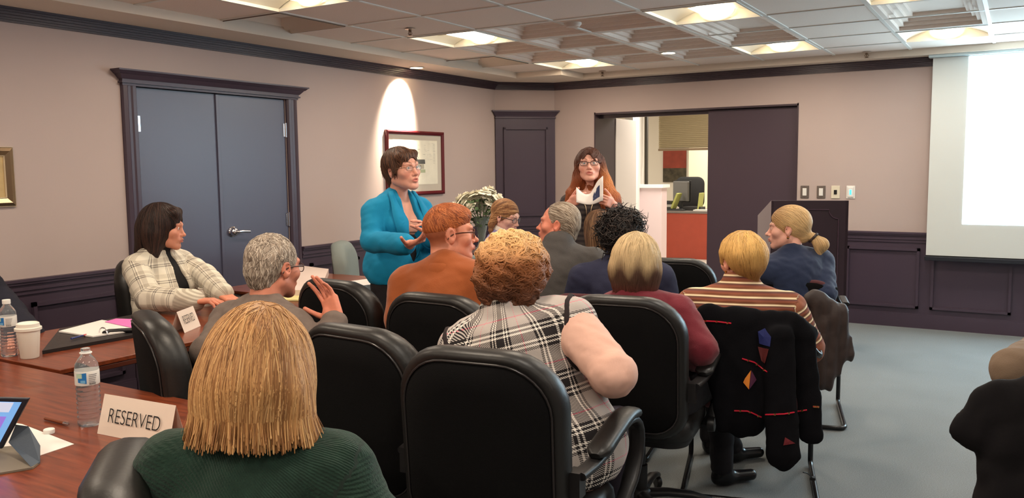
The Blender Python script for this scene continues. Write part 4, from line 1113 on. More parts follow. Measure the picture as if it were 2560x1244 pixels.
# ================================================================== FURNITURE
leather=mat('black_leather',(21,19,18),.42,bump=(90,.12),coat=.0,spec=.6)
shell=mat('chair_fabric',(12,11,12),.95,bump=(500,.3),spec=.2)
plastic=mat('chair_plastic',(27,25,26),.4,bump=(300,.08))
piping=mat('chair_piping',(48,44,44),.3)
grey_f=mat('grey_fabric',(128,136,132),.9,bump=(400,.2))
def exec_chair(label,loc,rz,group,lm=leather,sm=shell,arms=True,tall=1.0,name='office_chair'):
    t=thing(name,label,'chair',loc,rz,group)
    W,Hh,z0=.49,.56*tall,.43
    O=rrect(W,Hh,(.10,.10,.155,.155),8,0,Hh/2)
    O=[(x*(1+.03*math.sin(PI*min(1,max(0,y/Hh)))),y) for x,y in O]
    def fn(v):
        x,z,d=v[:,0],v[:,1],v[:,2]; y=-.235+d-z*.17+.45*x*x*(x!=0)+.05*np.sin(PI*np.clip(z/Hh,0,1))*0-.02*np.cos(PI*z/Hh)
        return np.c_[x,y,z0+z]
    mb=MB().use(lm); mb.pillow(O,[(.84,-.036),(.90,-.047),(.955,-.047),(.99,-.034),(1.01,-.010),(1.0,.018),(.965,.04),(.90,.052),(.7,.060),(.35,.058)],fn); cu=mb.obj('back_cushion',t,smooth=75)
    mb=MB().use(sm); mb.pillow(O,[(.89,-.030),(.885,-.046),(.86,-.053),(.6,-.056),(.3,-.057)],fn); mb.obj('back_panel',t,smooth=50)
    o2=np.array(O); c_=o2.mean(0); q=(o2-c_)*.893+c_; P=fn(np.c_[q,np.full(len(q),-.049)]); mb=MB().use(piping); mb.sweep(P,.0035,n=6,closed=True); mb.obj('piping',cu,smooth=60)
    So=rrect(.50,.48,(.09,.09,.12,.12),8,0,.02)
    mb=MB().use(lm); mb.pillow(So,[(.9,0),(.98,.012),(1.0,.045),(.98,.075),(.92,.095),(.6,.105),(.3,.106)],lambda v:np.c_[v[:,0],v[:,1]-.0,v[:,2]+.385-.04*np.clip((v[:,1]-.12)/.14,0,1)**2]); mb.obj('seat',t,smooth=75)
    mb=MB().use(plastic); mb.pillow(So,[(.80,0),(.92,.008),(.94,.03)],lambda v:np.c_[v[:,0],v[:,1],v[:,2]+.362]); mb.box((0,-.25,.40),(.08,.14,.03),Rm(-25,0,0)); mb.box((0,-.28,.47),(.07,.03,.16),Rm(10,0,0)); mb.obj('seat_shell',t,smooth=50)
    if arms:
        for s in (-1,1):
            pa=smoothpath([(s*.270,-.245,.645),(s*.285,-.12,.650),(s*.290,.02,.690),(s*.292,.13,.700),(s*.293,.225,.675),(s*.293,.262,.600),(s*.290,.225,.510),(s*.283,.14,.430),(s*.262,.05,.395)],26,3)
            mb=MB().use(plastic); mb.sweep(pa,[(.012,.024)]*5+[(.011,.027)]*16+[(.013,.024)]*5,n=12,up=(1,0,0),sq=.35)
            mb.box((s*.262,-.235,.62),(.035,.05,.075)); mb.lathe([(.0,0),(.030,.002),(.032,.012),(.032,.03)],c=(s*.300,.075,.405),rot=Rm(0,-90*s,0),n=18); ar=mb.obj('armrest',t,smooth=50)
            mb=MB().use(lm); pp=smoothpath([(s*.286,-.15,.672),(s*.290,0,.705),(s*.292,.13,.722),(s*.293,.215,.700)],14,2); mb.sweep(pp,[(.008,.018)]+[(.017,.036)]*12+[(.008,.020)],n=14,up=(1,0,0),sq=.2); mb.obj('arm_pad',ar,smooth=70)
    mb=MB().use(plastic); mb.lathe([(.034,.10),(.034,.22),(.026,.225),(.026,.36),(.05,.365),(.05,.375)],n=20); mb.obj('gas_column',t,smooth=40)
    mb=MB().use(plastic); mb.lathe([(.05,.05),(.055,.07),(.05,.11),(.03,.125)],n=20)
    for k in range(5):
        a=2*PI*k/5+.3; c,s=math.cos(a),math.sin(a)
        mb.sweep([(c*r,s*r,z) for r,z in ((.03,.095),(.12,.10),(.22,.092),(.30,.07),(.325,.055))],[(.026,.020),(.026,.018),(.022,.015),(.018,.012),(.012,.01)],n=10,up=(0,0,1))
    mb.obj('star_base',t,smooth=50)
    for k in range(5):
        a=2*PI*k/5+.3; c,s=math.cos(a)*.315,math.sin(a)*.315; mb=MB().use(plastic); b_=a+.7
        mb.lathe([(.0,-.012),(.024,-.012),(.028,-.006),(.028,.006),(.024,.012),(0,.012)],c=(c,s,.028),rot=Rm(90,0,math.degrees(b_)),n=16); mb.cyl((c,s,.035),(c,s,.065),.008,n=8); mb.obj('caster',t,smooth=50)
    return t
burg=mat('burgundy_fabric',(84,44,48),.85,bump=(300,.3)); tubem=mat('black_tube',(20,20,22),.22,.3,spec=.7)
def sled_chair(label,loc,rz,group,fab=burg,name='guest_chair'):
    t=thing(name,label,'chair',loc,rz,group)
    for s in (-1,1):
        P=smoothpath([(0,-.30,.014),(s*.20,-.30,.014),(s*.285,-.30,.014),(s*.285,-.20,.014),(s*.285,.20,.014),(s*.285,.265,.014),(s*.285,.262,.08),(s*.285,.235,.50),(s*.285,.225,.62),(s*.285,.17,.655),(s*.285,-.10,.650),(s*.285,-.20,.645),(s*.27,-.235,.66),(s*.225,-.25,.72),(s*.215,-.262,.79)],60,2)
        mb=MB().use(tubem); mb.sweep(P,.0125,n=10); f=mb.obj('sled_frame',t,smooth=60)
        mb=MB().use(plastic); mb.sweep([(s*.285,-.09,.672),(s*.285,.15,.676)],[(.012,.022)]*2,n=12,up=(1,0,0),sq=.3); mb.obj('arm_pad',f,smooth=60)
        mb=MB().use(tubem); mb.cyl((s*.285,.237,.43),(s*.16,.1,.425),.010,n=8); mb.obj('seat_support',t)
    So=rrect(.48,.47,(.06,.06,.09,.09),6,0,.01)
    mb=MB().use(fab); mb.pillow(So,[(.93,0),(1,.015),(1,.05),(.96,.07),(.8,.08),(.4,.083)],lambda v:np.c_[v[:,0],v[:,1],v[:,2]+.39]); mb.obj('seat',t,smooth=70)
    O=rrect(.46,.37,(.05,.05,.13,.13),8,0,.185)
    fb=lambda v:np.c_[v[:,0],-.225+v[:,2]-.16*v[:,1]+.35*v[:,0]**2,.455+v[:,1]]
    mb=MB().use(shell); mb.pillow(O,[(.5,-.030),(.9,-.030),(.96,-.022),(.96,-.005)],fb); mb.obj('back_panel',t,smooth=50)
    mb=MB().use(fab); mb.pillow(O,[(.93,-.012),(.99,-.012),(1.03,-.002),(1.03,.014),(.98,.032),(.85,.042),(.4,.046)],fb); mb.obj('back_cushion',t,smooth=75)
    return t
def chair_at(px,py,D,rz,fn=exec_chair,back=.33,**k):
    p=spot(px,py,D); r,f=axes(rz); q=p+f*back; return (q[0],q[1],0),rz
G1='black leather office chairs'
protoC=None
def put_chair(label,px,py,D,rz,sc=None):
    global protoC
    loc,rz=chair_at(px,py,D,rz)
    if protoC is None: protoC=exec_chair(label,loc,rz,G1); o=protoC
    else: o=dup(protoC,loc,rz,label,G1)
    if sc: o.scale=(1,1,sc)
    return o
put_chair('black leather office chair in the middle foreground, under the woman in the plaid vest',1180,880,2.25,7,.985)
put_chair('empty black leather office chair directly behind the green sweater woman, to her right',868,805,2.6,-4)
put_chair('black leather office chair with raised hand of grey-haired man before it',822,690,3.7,-6)
put_chair('black leather office chair carrying the man in the rust coat',1075,722,3.25,0)
put_chair('black leather office chair carrying the woman in the maroon sweater',1545,742,3.15,8)
put_chair('black leather office chair seen edge-on at the table, behind the grey-haired man with glasses',352,756,2.85,-27,.985)
put_chair('black high office chair holding the woman in the checked jacket',330,640,4.75,-62)
put_chair('empty black office chair with grey-lit rim before the open doorway',1680,668,4.85,14,.94)
# grey task chairs
protoG=None
for px,py,D,rz,l in ((840,634,6.05,-58,'grey-green task chair standing by the left wall beyond the table'),(1216,606,4.95,30,'grey-green task chair beside the flower vase')):
    loc,rz=chair_at(px,py,D,rz)
    if protoG is None: protoG=exec_chair(l,loc,rz,'grey task chairs',grey_f,grey_f,False,.92,'task_chair')
    else: dup(protoG,loc,rz,l)
# sled chairs
GS='burgundy guest chairs'
l1=chair_at(1880,772,3.52,15); sledI=sled_chair('black-framed guest chair under the black appliqué coat, carrying the striped-sweater woman'.replace('appliqué','patchwork'),l1[0],l1[1],GS)
for px,py,D,rz,l in ((1985,716,4.62,14,'burgundy guest chair carrying the blonde ponytail woman, brown jacket on its side'),(1470,732,4.15,10,'burgundy guest chair carrying the person with black curls')):
    l2=chair_at(px,py,D,rz,back=.30); dup(sledI,l2[0],l2[1],l)
l3=chair_at(2700,985,2.32,-14,back=.3); dup(sledI,l3[0],l3[1],'guest chair at the right edge of the picture under a dark coat')
put_chair('black leather office chair edge-on at the bottom edge, left of the green sweater',258,1180,1.42,-42,.985)
# tables
cherry=mat('cherry_wood',(112,56,36),.30,noise=(3,.10),bump=None,coat=.15)
N,L,b=nodes_of(cherry); tcn=N.new('ShaderNodeTexCoord'); mp=N.new('ShaderNodeMapping'); mp.inputs['Scale'].default_value=(1.2,14,14); L.new(tcn.outputs['Object'],mp.inputs[0]); wn=N.new('ShaderNodeTexNoise'); wn.inputs['Scale'].default_value=5; wn.inputs['Detail'].default_value=8; L.new(mp.outputs[0],wn.inputs[0])
cc=ramp(N,L,wn.outputs['Fac'],[(.3,(94,42,22)),(.5,(118,54,29)),(.72,(138,66,36))],'LINEAR'); L.new(cc,b.inputs['Base Color'])
edge=mat('table_edge',(84,40,28),.35)
def table(label,x0,x1,y0,y1,rot=False):
    t=thing('conference_table',label,'table',((x0+x1)/2,(y0+y1)/2,0),0,'cherry conference tables'); w,d=(x1-x0)/2,(y1-y0)/2
    mb=MB().use(cherry); mb.b2((-w,-d,.722),(w,d,.74)); mb.obj('tabletop',t,bevel=.003)
    mb=MB().use(edge); mb.b2((-w+.003,-d+.003,.700),(w-.003,d-.003,.7215)); mb.obj('edge_band',t,bevel=.004)
    lg=mat('table_leg',(30,28,30),.4)
    for sx in (-1,1):
        for sy in (-1,1):
            mb=MB().use(lg); mb.cyl((sx*(w-.09),sy*(d-.09),0.0),(sx*(w-.09),sy*(d-.09),.70),.028,n=16); mb.lathe([(.036,0),(.036,.012),(.028,.02)],c=(sx*(w-.09),sy*(d-.09),0),n=16); mb.obj('leg',t,smooth=40)
    return t
table('foreground cherry conference table with the RESERVED card, bottle and tablet',-3.40,-1.55,.86,1.690)
table('cherry conference table behind the first, holding the open binder and foam cup',-3.80,-2.985,1.72,3.40)
table('farther cherry conference table with the box and paper stack',-4.20,-3.22,3.42,4.32)
# credenza with vase
vz=.80; vp=on_z(1205,625,vz)
t=thing('credenza','dark cherry credenza under the flower vase','credenza',(vp[0]+.05,vp[1]+.12,0),45)
mb=MB().use(mat('dark_cherry',(58,26,26),.35)); mb.b2((-.55,-.22,.04),(.55,.22,vz-.03)); mb.obj('cabinet',t,bevel=.004)
mb=MB().use(mat('dark_cherry',(58,26,26),.35)); mb.b2((-.58,-.25,vz-.03),(.58,.25,vz)); mb.obj('top',t,bevel=.005)
for s in (-1,1):
    mb=MB().use(mat('dark_cherry2',(66,30,28),.35)); mb.b2((s*.275-.26,-.235,.06),(s*.275+.26,-.22,vz-.06)); dr=mb.obj('door',t,bevel=.003); mb=MB().use(chrome); mb.cyl((s*.05,-.25,.4),(s*.05,-.25,.52),.006,n=8); mb.obj('handle',dr)
# lectern
Dl=6.55; a0,a1=spot(1928,500,Dl),spot(2122,502,Dl-.16); lw=math.hypot(a1[0]-a0[0],a1[1]-a0[1]); lz=(a0[2]+a1[2])/2
rzl=math.degrees(math.atan2(a1[1]-a0[1],a1[0]-a0[0])); mid=(a0+a1)/2
lec=mat('lectern_dark',(44,30,38),.35,noise=(4,.1)); lecs=mat('lectern_side',(128,112,118),.35)
t=thing('lectern','tall dark wooden lectern with framed front panel by the right wall','lectern',(mid[0],mid[1],0),rzl)
mb=MB().use(lec); mb.b2((-lw/2,-.0,.02),(lw/2,.022,lz)); mb.obj('front_panel',t,bevel=.002)
mb=MB().use(mat('lectern_mould',(66,50,60),.25)); hw=lw/2-.07; zt=lz-.07; rr_=.07
pts=[(-hw,-.004,.16),(-hw,-.004,zt-rr_)]+[(-hw+rr_-rr_*math.cos(a),-.004,zt-rr_*math.sin(a)+0) if False else (-hw+rr_*math.sin(a),-.004,zt-rr_*math.cos(a)) for a in np.linspace(0,PI/2,7)]+[(hw-rr_*math.cos(a),-.004,zt-rr_*math.sin(a)) for a in np.linspace(0,PI/2,7)]+[(hw,-.004,zt-rr_),(hw,-.004,.16)]
mb.sweep(pts,.006,n=6,closed=True); mb.obj('moulding',t,smooth=60)
mb=MB().use(lecs); 
mb.add([(-lw/2,0,.02),(-lw/2-.10,.42,.02),(-lw/2-.10,.42,lz-.14),(-lw/2,0,lz),(-lw/2+.02,0,.02),(-lw/2-.08,.42,.02),(-lw/2-.08,.42,lz-.14),(-lw/2+.02,0,lz)],[(0,1,2,3),(7,6,5,4),(0,3,7,4),(1,5,6,2),(3,2,6,7),(0,4,5,1)]); mb.obj('side_panel',t)
mb=MB().use(lec); mb.add([(lw/2,0,.02),(lw/2-.10,.42,.02),(lw/2-.10,.42,lz-.14),(lw/2,0,lz),(lw/2-.02,0,.02),(lw/2-.12,.42,.02),(lw/2-.12,.42,lz-.14),(lw/2-.02,0,lz)],[(0,1,2,3),(7,6,5,4),(0,3,7,4),(1,5,6,2),(3,2,6,7),(0,4,5,1)]); mb.obj('side_panel',t)
mb=MB().use(lec); mb.add([(-lw/2+.02,.03,lz-.03),(lw/2-.02,.03,lz-.03),(lw/2-.10,.40,lz-.15),(-lw/2-.06,.40,lz-.15),(-lw/2+.02,.03,lz-.05),(lw/2-.02,.03,lz-.05),(lw/2-.10,.40,lz-.17),(-lw/2-.06,.40,lz-.17)],[(0,1,2,3),(7,6,5,4),(0,4,5,1),(1,5,6,2),(2,6,7,3),(3,7,4,0)]); mb.obj('reading_desk',t)
mb=MB().use(lec); mb.b2((-lw/2-.10,-.02,0),(lw/2,.43,.02)); mb.obj('base',t)

# ================================================================== THINGS ON THE TABLES
TZ=.7405
pet=mat('pet_plastic',(235,240,245),.06,trans=.9,ior=1.25,spec=.6); paperm=mat('paper_white',(236,228,222),.8); foam=mat('foam_cup',(236,228,214),.7)
water=mat('water',(240,245,248),.02,trans=1,ior=1.33)
def bottle(label,loc,rz,capped=True):
    t=thing('water_bottle',label,'bottle',loc,rz,'plastic water bottles')
    pr=[(.006,.004),(.028,.0),(.0315,.006),(.032,.012)]; z=.014
    while z<.112: pr+= [(.0322,z),(.0300,z+.005),(.0300,z+.008),(.0322,z+.012)]; z+=.0135
    pr+=[(.0312,.120),(.0312,.160),(.0322,.164),(.030,.178),(.022,.192),(.0145,.202),(.0125,.207),(.0125,.222),(.0105,.223)]
    mb=MB().use(pet); mb.lathe(pr,n=28); mb.obj('bottle_body',t,smooth=50)
    mb=MB().use(mat('bottle_label',(225,222,215),.5)); mb.lathe([(.0322,.120),(.0326,.121),(.0326,.159),(.0322,.160)],n=28); lb=mb.obj('label_band',t,smooth=50)
    def arc(mb,a0,a1,z0,z1,m_,r=.0331,z2=None,z3=None):
        mb.use(m_); n=7; v=[]
        for i in range(n):
            a=R(a0+(a1-a0)*i/(n-1)); f=i/(n-1); zl=z0+((z2 if z2 is not None else z0)-z0)*f; zh=z1+((z3 if z3 is not None else z1)-z1)*f
            v+= [(r*math.sin(a),-r*math.cos(a),zl),(r*math.sin(a),-r*math.cos(a),zh)]
        mb.add(v,[(2*i,2*i+2,2*i+3,2*i+1) for i in range(n-1)])
    mb=MB(); arc(mb,-42,0,.130,.155,mat('label_blue',(40,120,190),.5),.0331,.126,.157); arc(mb,-50,-20,.142,.155,mat('label_pale',(190,215,190),.5),.0334); arc(mb,-28,-6,.128,.136,mat('label_light',(120,180,220),.5),.0334)
    ink2=mat('label_ink',(110,105,110),.6)
    for k in range(5): arc(mb,10,52-k*3,.150-k*.005,.1515-k*.005,ink2)
    for k in range(8): arc(mb,12+k*4,14+k*4,.1225,.128,mat('label_dark',(70,70,75),.6))
    mb.obj('print',lb)
    if capped: mb=MB().use(mat('cap_white',(240,238,232),.4)); mb.lathe([(.0,.224),(.0145,.224),(.015,.222),(.015,.208),(.014,.2075)],n=24); mb.obj('cap',t,smooth=40)
    else: mb=MB().use(mat('cap_white',(240,238,232),.4)); mb.lathe([(.0128,.2075),(.0165,.208),(.0165,.211),(.0128,.2115)],n=24); mb.obj('neck_ring',t)
    return t
p=on_z(225,1060,TZ); bottle('open plastic water bottle with blue label beside the RESERVED card',(p[0],p[1],TZ),55,False)
p=on_z(25,888,TZ); bottle('capped water bottle with blue label at the left edge behind the foam cup',(p[0],p[1],TZ),40)
def cup(label,loc,h_,r0,r1,lid,foamy=True):
    t=thing('paper_cup' if not foamy else 'foam_cup',label,'cup',loc)
    mb=MB().use(foam); mb.lathe([(r0*.95,.0),(r0,.002),(r1*.97,h_*.93),(r1,h_*.94),(r1+.002,h_-.004),(r1+.002,h_),(r1-.002,h_),(r0*.9,.006)],n=36); cb=mb.obj('cup_body',t,smooth=35)
    if lid:
        mb=MB().use(foam); mb.lathe([(r1+.005,h_-.008),(r1+.005,h_+.002),(r1-.001,h_+.004),(r1-.003,h_+.018),(r1-.008,h_+.021),(r1-.014,h_+.016),(0,h_+.016)],n=36); mb.obj('lid',t,smooth=35)
        mb=MB().use(mat('cup_print',(214,160,110),.7))
        for k in range(4): 
            a=R(-50+9*k); r=r0*1.10+.0006; mb.box((r*math.sin(a),-r*math.cos(a),.028),(.006,.0006,.012),Rm(0,0,math.degrees(a)))
        mb.use(mat('cup_print2',(205,195,180),.7))
        for k in range(5): a=R(-40+5*(k%2)); r=r0*1.22+.0008; mb.box((r*math.sin(a),-r*math.cos(a),.052+k*.008),(.006,.0006,.005),Rm(0,0,math.degrees(a)))
        mb.obj('printed_mark',cb)
    else:
        mb=MB().use(mat('cup_green',(150,150,120),.7))
        rr=lambda z:r0+(r1*.97-r0)*z/(h_*.93)+.0006
        for z in (h_*.50,h_*.68): mb.lathe([(rr(z),z),(rr(z)+.0004,z+.0007),(rr(z+.0015),z+.0015)],n=36)
        for a in (20,50,80,-10,-40): 
            for s in (-1,1): z=h_*.59; mb.box((rr(z)*math.sin(R(a)),-rr(z)*math.cos(R(a)),z),(.002,.0008,.015),Rm(0,s*35,a))
        mb.obj('printed_band',cb)
    return t
p=on_z(75,893,TZ); cup('white foam cup with raised lid on the rear table',(p[0],p[1],TZ),.118,.033,.043,True)
p=on_z(517,764,TZ); cup('open paper coffee cup with printed band by the checked-jacket woman',(p[0],p[1],TZ),.100,.027,.040,False,False)
def text(s_,size,M,parent,m_,name='lettering',sx=.72,off=-.0008,sh=0):
    c=bpy.data.curves.new(name,'FONT'); c.body=s_; c.size=size; c.align_x='LEFT'; c.offset=off; c.extrude=.0002; c.shear=sh; c.materials.append(m_); tmp=bpy.data.objects.new('tmp',c); me=bpy.data.meshes.new_from_object(tmp); bpy.data.objects.remove(tmp); o=bpy.data.objects.new(name,me); C.objects.link(o); o.parent=parent; o.matrix_local=M@Matrix.Diagonal((sx,1,1,1)); return o
inkb=mat('ink_black',(24,24,28),.7)
def tent(label,loc,rz,w=.279,h_=.105,lean=.030):
    t=thing('tent_card',label,'name card',loc,rz,'folded RESERVED cards')
    mb=MB().use(mat('card_white',(244,226,210),.8)); mb.add([(0,-lean,0),(w,-lean,0),(w,0,h_),(0,0,h_),(w,lean,0),(0,lean,0)],[(0,1,2,3),(3,2,4,5)]); mb.obj('card',t,solid=.0006)
    an=math.atan2(h_,lean); M=Matrix.Translation((.036 if w>.25 else .018,-lean+.020*math.cos(an)-.0012,.036))@Matrix.Rotation(an,4,'X')
    text('RESERVED',.057,M,t,inkb,sx=.80 if w>.25 else .44); return t
p=on_z(243,1083,TZ); q=on_z(390,1112,TZ); rr_=math.degrees(math.atan2(q[1]-p[1],q[0]-p[0])); u=nz(q-p)
tent('folded white RESERVED card on the foreground table',(p[0]-u[1]*.03,p[1]+u[0]*.03,TZ),rr_)
p=on_z(444,832,TZ); tent('small distant RESERVED card by the grey-haired man with glasses',(p[0],p[1],TZ),118,.17,.095,.032)
# pen, bottle cap, paper
p,q=on_z(110,1045,TZ+.005),on_z(172,1060,TZ+.005); t=thing('pen','copper-coloured pen lying on the foreground table','pen',(*((p+q)/2)[:2],TZ)); d=(q-p)/2; d[2]=0
mb=MB().use(mat('pen_copper',(170,100,66),.25,.8)); mb.sweep([(-d[0]*1.0,-d[1],.005),(-d[0]*.9,-d[1]*.9,.005),(d[0]*.6,d[1]*.6,.005)],[(.001,.001),(.004,.004),(.0048,.0048)],n=10); mb.obj('barrel',t,smooth=50)
mb=MB().use(chrome); mb.cyl((d[0]*.6,d[1]*.6,.005),(d[0],d[1],.005),.0046,.003,n=10); mb.box((d[0]*.8,d[1]*.8,.0105),(.02,.002,.0015),Rm(0,0,math.degrees(math.atan2(d[1],d[0])))); mb.obj('clip',t,smooth=50)
p=on_z(123,1082,TZ); mb=MB().use(mat('cap_white',(240,238,232),.4)); mb.lathe([(.014,0),(.0145,.004),(.0145,.011),(.013,.0125),(0,.0125)],n=24); o=mb.obj('bottle_cap',smooth=40); o.location=(p[0],p[1],TZ); tag(o,'white bottle cap lying on the foreground table near the pen','bottle cap')
def sheet(name,label,cat,pix,z,m_,th=.0012,extra=0):
    P=[on_z(x,y,z) for x,y in pix]; c=sum(P)/len(P); mb=MB().use(m_); mb.prism([tuple((q-c)[:2]) for q in P],th); o=mb.obj(name); o.location=(c[0],c[1],z); tag(o,label,cat); return o
sheet('paper_sheet','white paper sheet under the tablet on the foreground table','paper',[(0,1052),(55,1060),(185,1110),(95,1140),(0,1120)],TZ,paperm)
sheet('leather_portfolio','black zip portfolio lying open on the rear table','portfolio',[(106,885),(150,828),(345,790),(372,838),(345,842)],TZ,mat('portfolio',(34,30,30),.4,bump=(80,.2)),.014)
pz=TZ+.0145
sheet('paper_stack','loose white papers on the open portfolio','papers',[(147,830),(255,802),(345,817),(345,826),(232,843)],pz+.001,paperm,.006)
sheet('pink_folder','pink sheet on the open portfolio','folder',[(262,804),(290,796),(350,798),(352,822),(345,822)],pz+.0085,mat('pink_paper',(232,120,190),.7),.001)
p,q=on_z(178,846,pz+.006),on_z(208,838,pz+.006); mb=MB().use(mat('pen_blue',(50,60,120),.3)); mb.cyl(p*0,(q-p),.004,n=8); mb.use(mat('pen_red',(190,60,60),.4)); mb.cyl((q-p),(q-p)*1.25,.004,n=8); o=mb.obj('ballpoint_pen',smooth=50); o.location=tuple(p); tag(o,'dark blue pen on the open portfolio','pen')
pts=[on_z(262+ (x),835-(y),pz+.004) for x,y in ((0,0),(10,4),(40,6),(84,8))]
mb=MB().use(mat('portfolio_pad',(28,26,28),.45)); c=pts[0].copy(); mb.sweep([q-c+np.array([0,0,.006]) for q in pts],[(.012,.010)]*4,n=10); mb.use(chrome); mb.sweep([np.array([.0,.0,0])+np.array([.03*math.cos(a)-.01,0,.028*math.sin(a)]) for a in np.linspace(0,PI,9)],.003,n=6); o=mb.obj('clip_binder',smooth=60); o.location=tuple(c); tag(o,'black roll-top clip with a metal loop on the portfolio','binder clip')
sheet('white_box','flat white box on the farther table by the wall','box',[(700,742),(738,675),(822,686),(800,742)],TZ,mat('box_white',(226,206,196),.7),.04)
o=bpy.data.objects['white_box']; 
sheet('legal_pad','yellow legal pad on the rear table behind the grey-haired man','notepad',[(672,752),(690,722),(760,728),(752,752)],TZ+.001,mat('pad_yellow',(226,214,150),.7),.008)
t=thing('paper_stack_tray','pile of white papers on a dark binder at the far table end','papers',(0,0,0)); P0_=on_z(898,735,TZ); t.location=(P0_[0],P0_[1],TZ)
mb=MB().use(mat('binder_black',(32,28,28),.5)); mb.box((0,0,.018),(.25,.33,.036),Rm(0,0,12)); mb.obj('binder',t,bevel=.004)
mb=MB().use(paperm)
for k in range(5): mb.box((.005*k,-.004*k,.040+k*.007),(.21,.28,.005),Rm(0,0,8-k*5))
mb.obj('papers',t)
# tablet in folio case
c=on_z(40,1150,TZ); t=thing('tablet','tablet propped in a grey folding case at the left edge of the foreground table','tablet',tuple(c))
tb=lambda px,py,z:on_z(px,py,z)-c
b1,t1=tb(4,1122,TZ+.012),tb(72,996,TZ+.155); ln=nz(np.array([-1,-.45,0]))*.24
nrm=nz(np.cross(ln,t1-b1)); th=.009; nrm=nrm if nrm@(-c+np.array([0,0,1.4]))>0 else -nrm
b2_,t2_=b1+ln,t1+ln
mb=MB().use(mat('tablet_case',(34,38,50),.5)); V=[b1,b2_,t2_,t1]; mb.add(V+[q-nrm*th for q in V],[(0,1,2,3),(7,6,5,4),(0,4,5,1),(1,5,6,2),(2,6,7,3),(3,7,4,0)]); mb.obj('tablet_body',t,bevel=.003)
e1,e2=nz(ln),nz(t1-b1); V=[b1+e1*.014+e2*.012,b2_-e1*.014+e2*.012,t2_-e1*.014-e2*.012,t1+e1*.014-e2*.012]; V=[q+nrm*.0008 for q in V]
scr=mat('tablet_screen',(120,170,220),.3,emit=((110,165,225),.75)); mb=MB().use(scr); mb.add(V,[(0,1,2,3)]); s_=mb.obj('screen',t)
mb=MB(); V0=V[0]; w_=np.linalg.norm(V[1]-V[0]); h_=np.linalg.norm(V[3]-V[0])
for a,b_,w__,h__,col in ((.02,.12,.10,.035,(200,210,235)),(.02,.055,.07,.05,(150,120,220)),(.10,.02,.08,.04,(240,240,245))):
    mb.use(mat('ui_%d'%col[0],col,.4,emit=(col,.6))); q=V0+e1*a+e2*b_+nrm*.0004; mb.add([q,q+e1*w__,q+e1*w__+e2*h__,q+e2*h__],[(0,1,2,3)])
mb.obj('screen_windows',s_)
mid_=b1+(t1-b1)*.45-nrm*th; f1,f2=tb(99,1160,TZ+.003),tb(99,1108,TZ+.035)
cs=mat('case_flap',(74,84,96),.6,bump=(200,.1))
mb=MB().use(cs); V=[mid_,mid_+ln,tb(80,1166,TZ+.003)+ln*.9,tb(80,1166,TZ+.003)]; mb.add([mid_,tb(72,1066,TZ+.07),tb(100,1112,TZ+.03),tb(100,1155,TZ+.004),tb(78,1167,TZ+.004),tb(22,1106,TZ+.03)],[(0,1,2,3,4,5)]); mb.obj('folding_stand',t,solid=.004)
mb=MB().use(mat('case_base',(120,110,96),.7)); mb.prism([tuple(tb(x,y,TZ)[:2]) for x,y in ((-60,1196),(82,1172),(100,1158),(30,1118),(-60,1128))],.005); mb.obj('case_base',t)
# coat lump at the bottom left
# ================================================================== FLOWERS
gl=mat('vase_glass',(220,228,222),.05,trans=.85,ior=1.2,spec=.7)
zt=vz+.001; t=thing('flower_vase','tall glass vase of white roses on the credenza','vase',(vp[0],vp[1],zt))
mb=MB().use(gl); mb.lathe([(.0,.0),(.045,.0),(.048,.01),(.030,.05),(.028,.10),(.04,.17),(.062,.26),(.066,.27),(.058,.262),(.036,.17),(.0,.03)],n=28); mb.obj('vase_body',t,smooth=60)
Cf=spot(1196,486,6.3); Dv=math.hypot(vp[0],vp[1]); 
st_m=mat('stem_green',(70,84,50),.6); lf_m=mat('leaf_green',(62,84,44),.6,noise=(20,.3)); fl_m=mat('petal_white',(240,234,214),.6)
fr=random.Random(11); heads=[]
kpx=np.linalg.norm(np.array([vp[0],vp[1]])) 
pr_,pf_=axes(A(1200))
ctr=spot(1196,505,np.dot(vp-np.array([0,0,HC]),_fw))
sc_=np.dot(vp-np.array([0,0,HC]),_fw)/F_PX
for dx,dy_ in ((-55,8),(-44,-8),(-30,-14),(-36,4),(-14,-18),(-16,-4),(-20,12),(2,-20),(0,-5),(4,12),(18,-26),(20,-12),(26,0),(36,-20),(40,-8),(50,-10),(58,2),(-48,20),(30,-30),(46,4)):
    b_=fr.uniform(-.08,.08); P=ctr+pr_*dx*sc_+np.array([0,0,-dy_*sc_])+pf_*b_; heads.append(P-np.array([vp[0],vp[1],zt]))
for P in heads:
    mb=MB().use(st_m); mb.sweep(smoothpath([(fr.uniform(-.01,.01),fr.uniform(-.01,.01),.02),(P[0]*.25,P[1]*.25,.25),tuple(P*np.array([.9,.9,1])-np.array([0,0,.03]))],8),.003,n=5); s_=mb.obj('stem',t,smooth=60)
    rs=.043*fr.uniform(.85,1.15); mb=MB().use(fl_m); up=nz(P-np.array([0,0,.28]))
    ax=nz(np.cross(up,[0.3,.2,.1])); ay=np.cross(up,ax)
    for ring,(n_p,rad_,opn,zh) in enumerate(((3,.35,.1,.9),(5,.6,.45,.75),(6,.9,.9,.45),(7,1.1,1.35,.15))):
        for k in range(n_p):
            a=2*PI*k/n_p+ring*.6+fr.uniform(-.2,.2); dr=ax*math.cos(a)+ay*math.sin(a); tn=np.cross(up,dr)
            def pet_(u,v,dr=dr,tn=tn,rad_=rad_,opn=opn,zh=zh,rs=rs,P=P,up=up):
                w=(u-.5)*1.3*math.sin(PI*min(1,v*.75+.12)); rr=rs*(.15+rad_*v**.8); z=rs*(zh*v-.35*opn*v*v*v)
                return P+dr*rr*math.cos(w*.9)+tn*rr*math.sin(w*1.1)*1.1+up*(z-.12*rs*w*w)
            mb.grid(pet_,4,4)
    mb.obj('rose',s_,smooth=80)
mb=MB().use(lf_m)
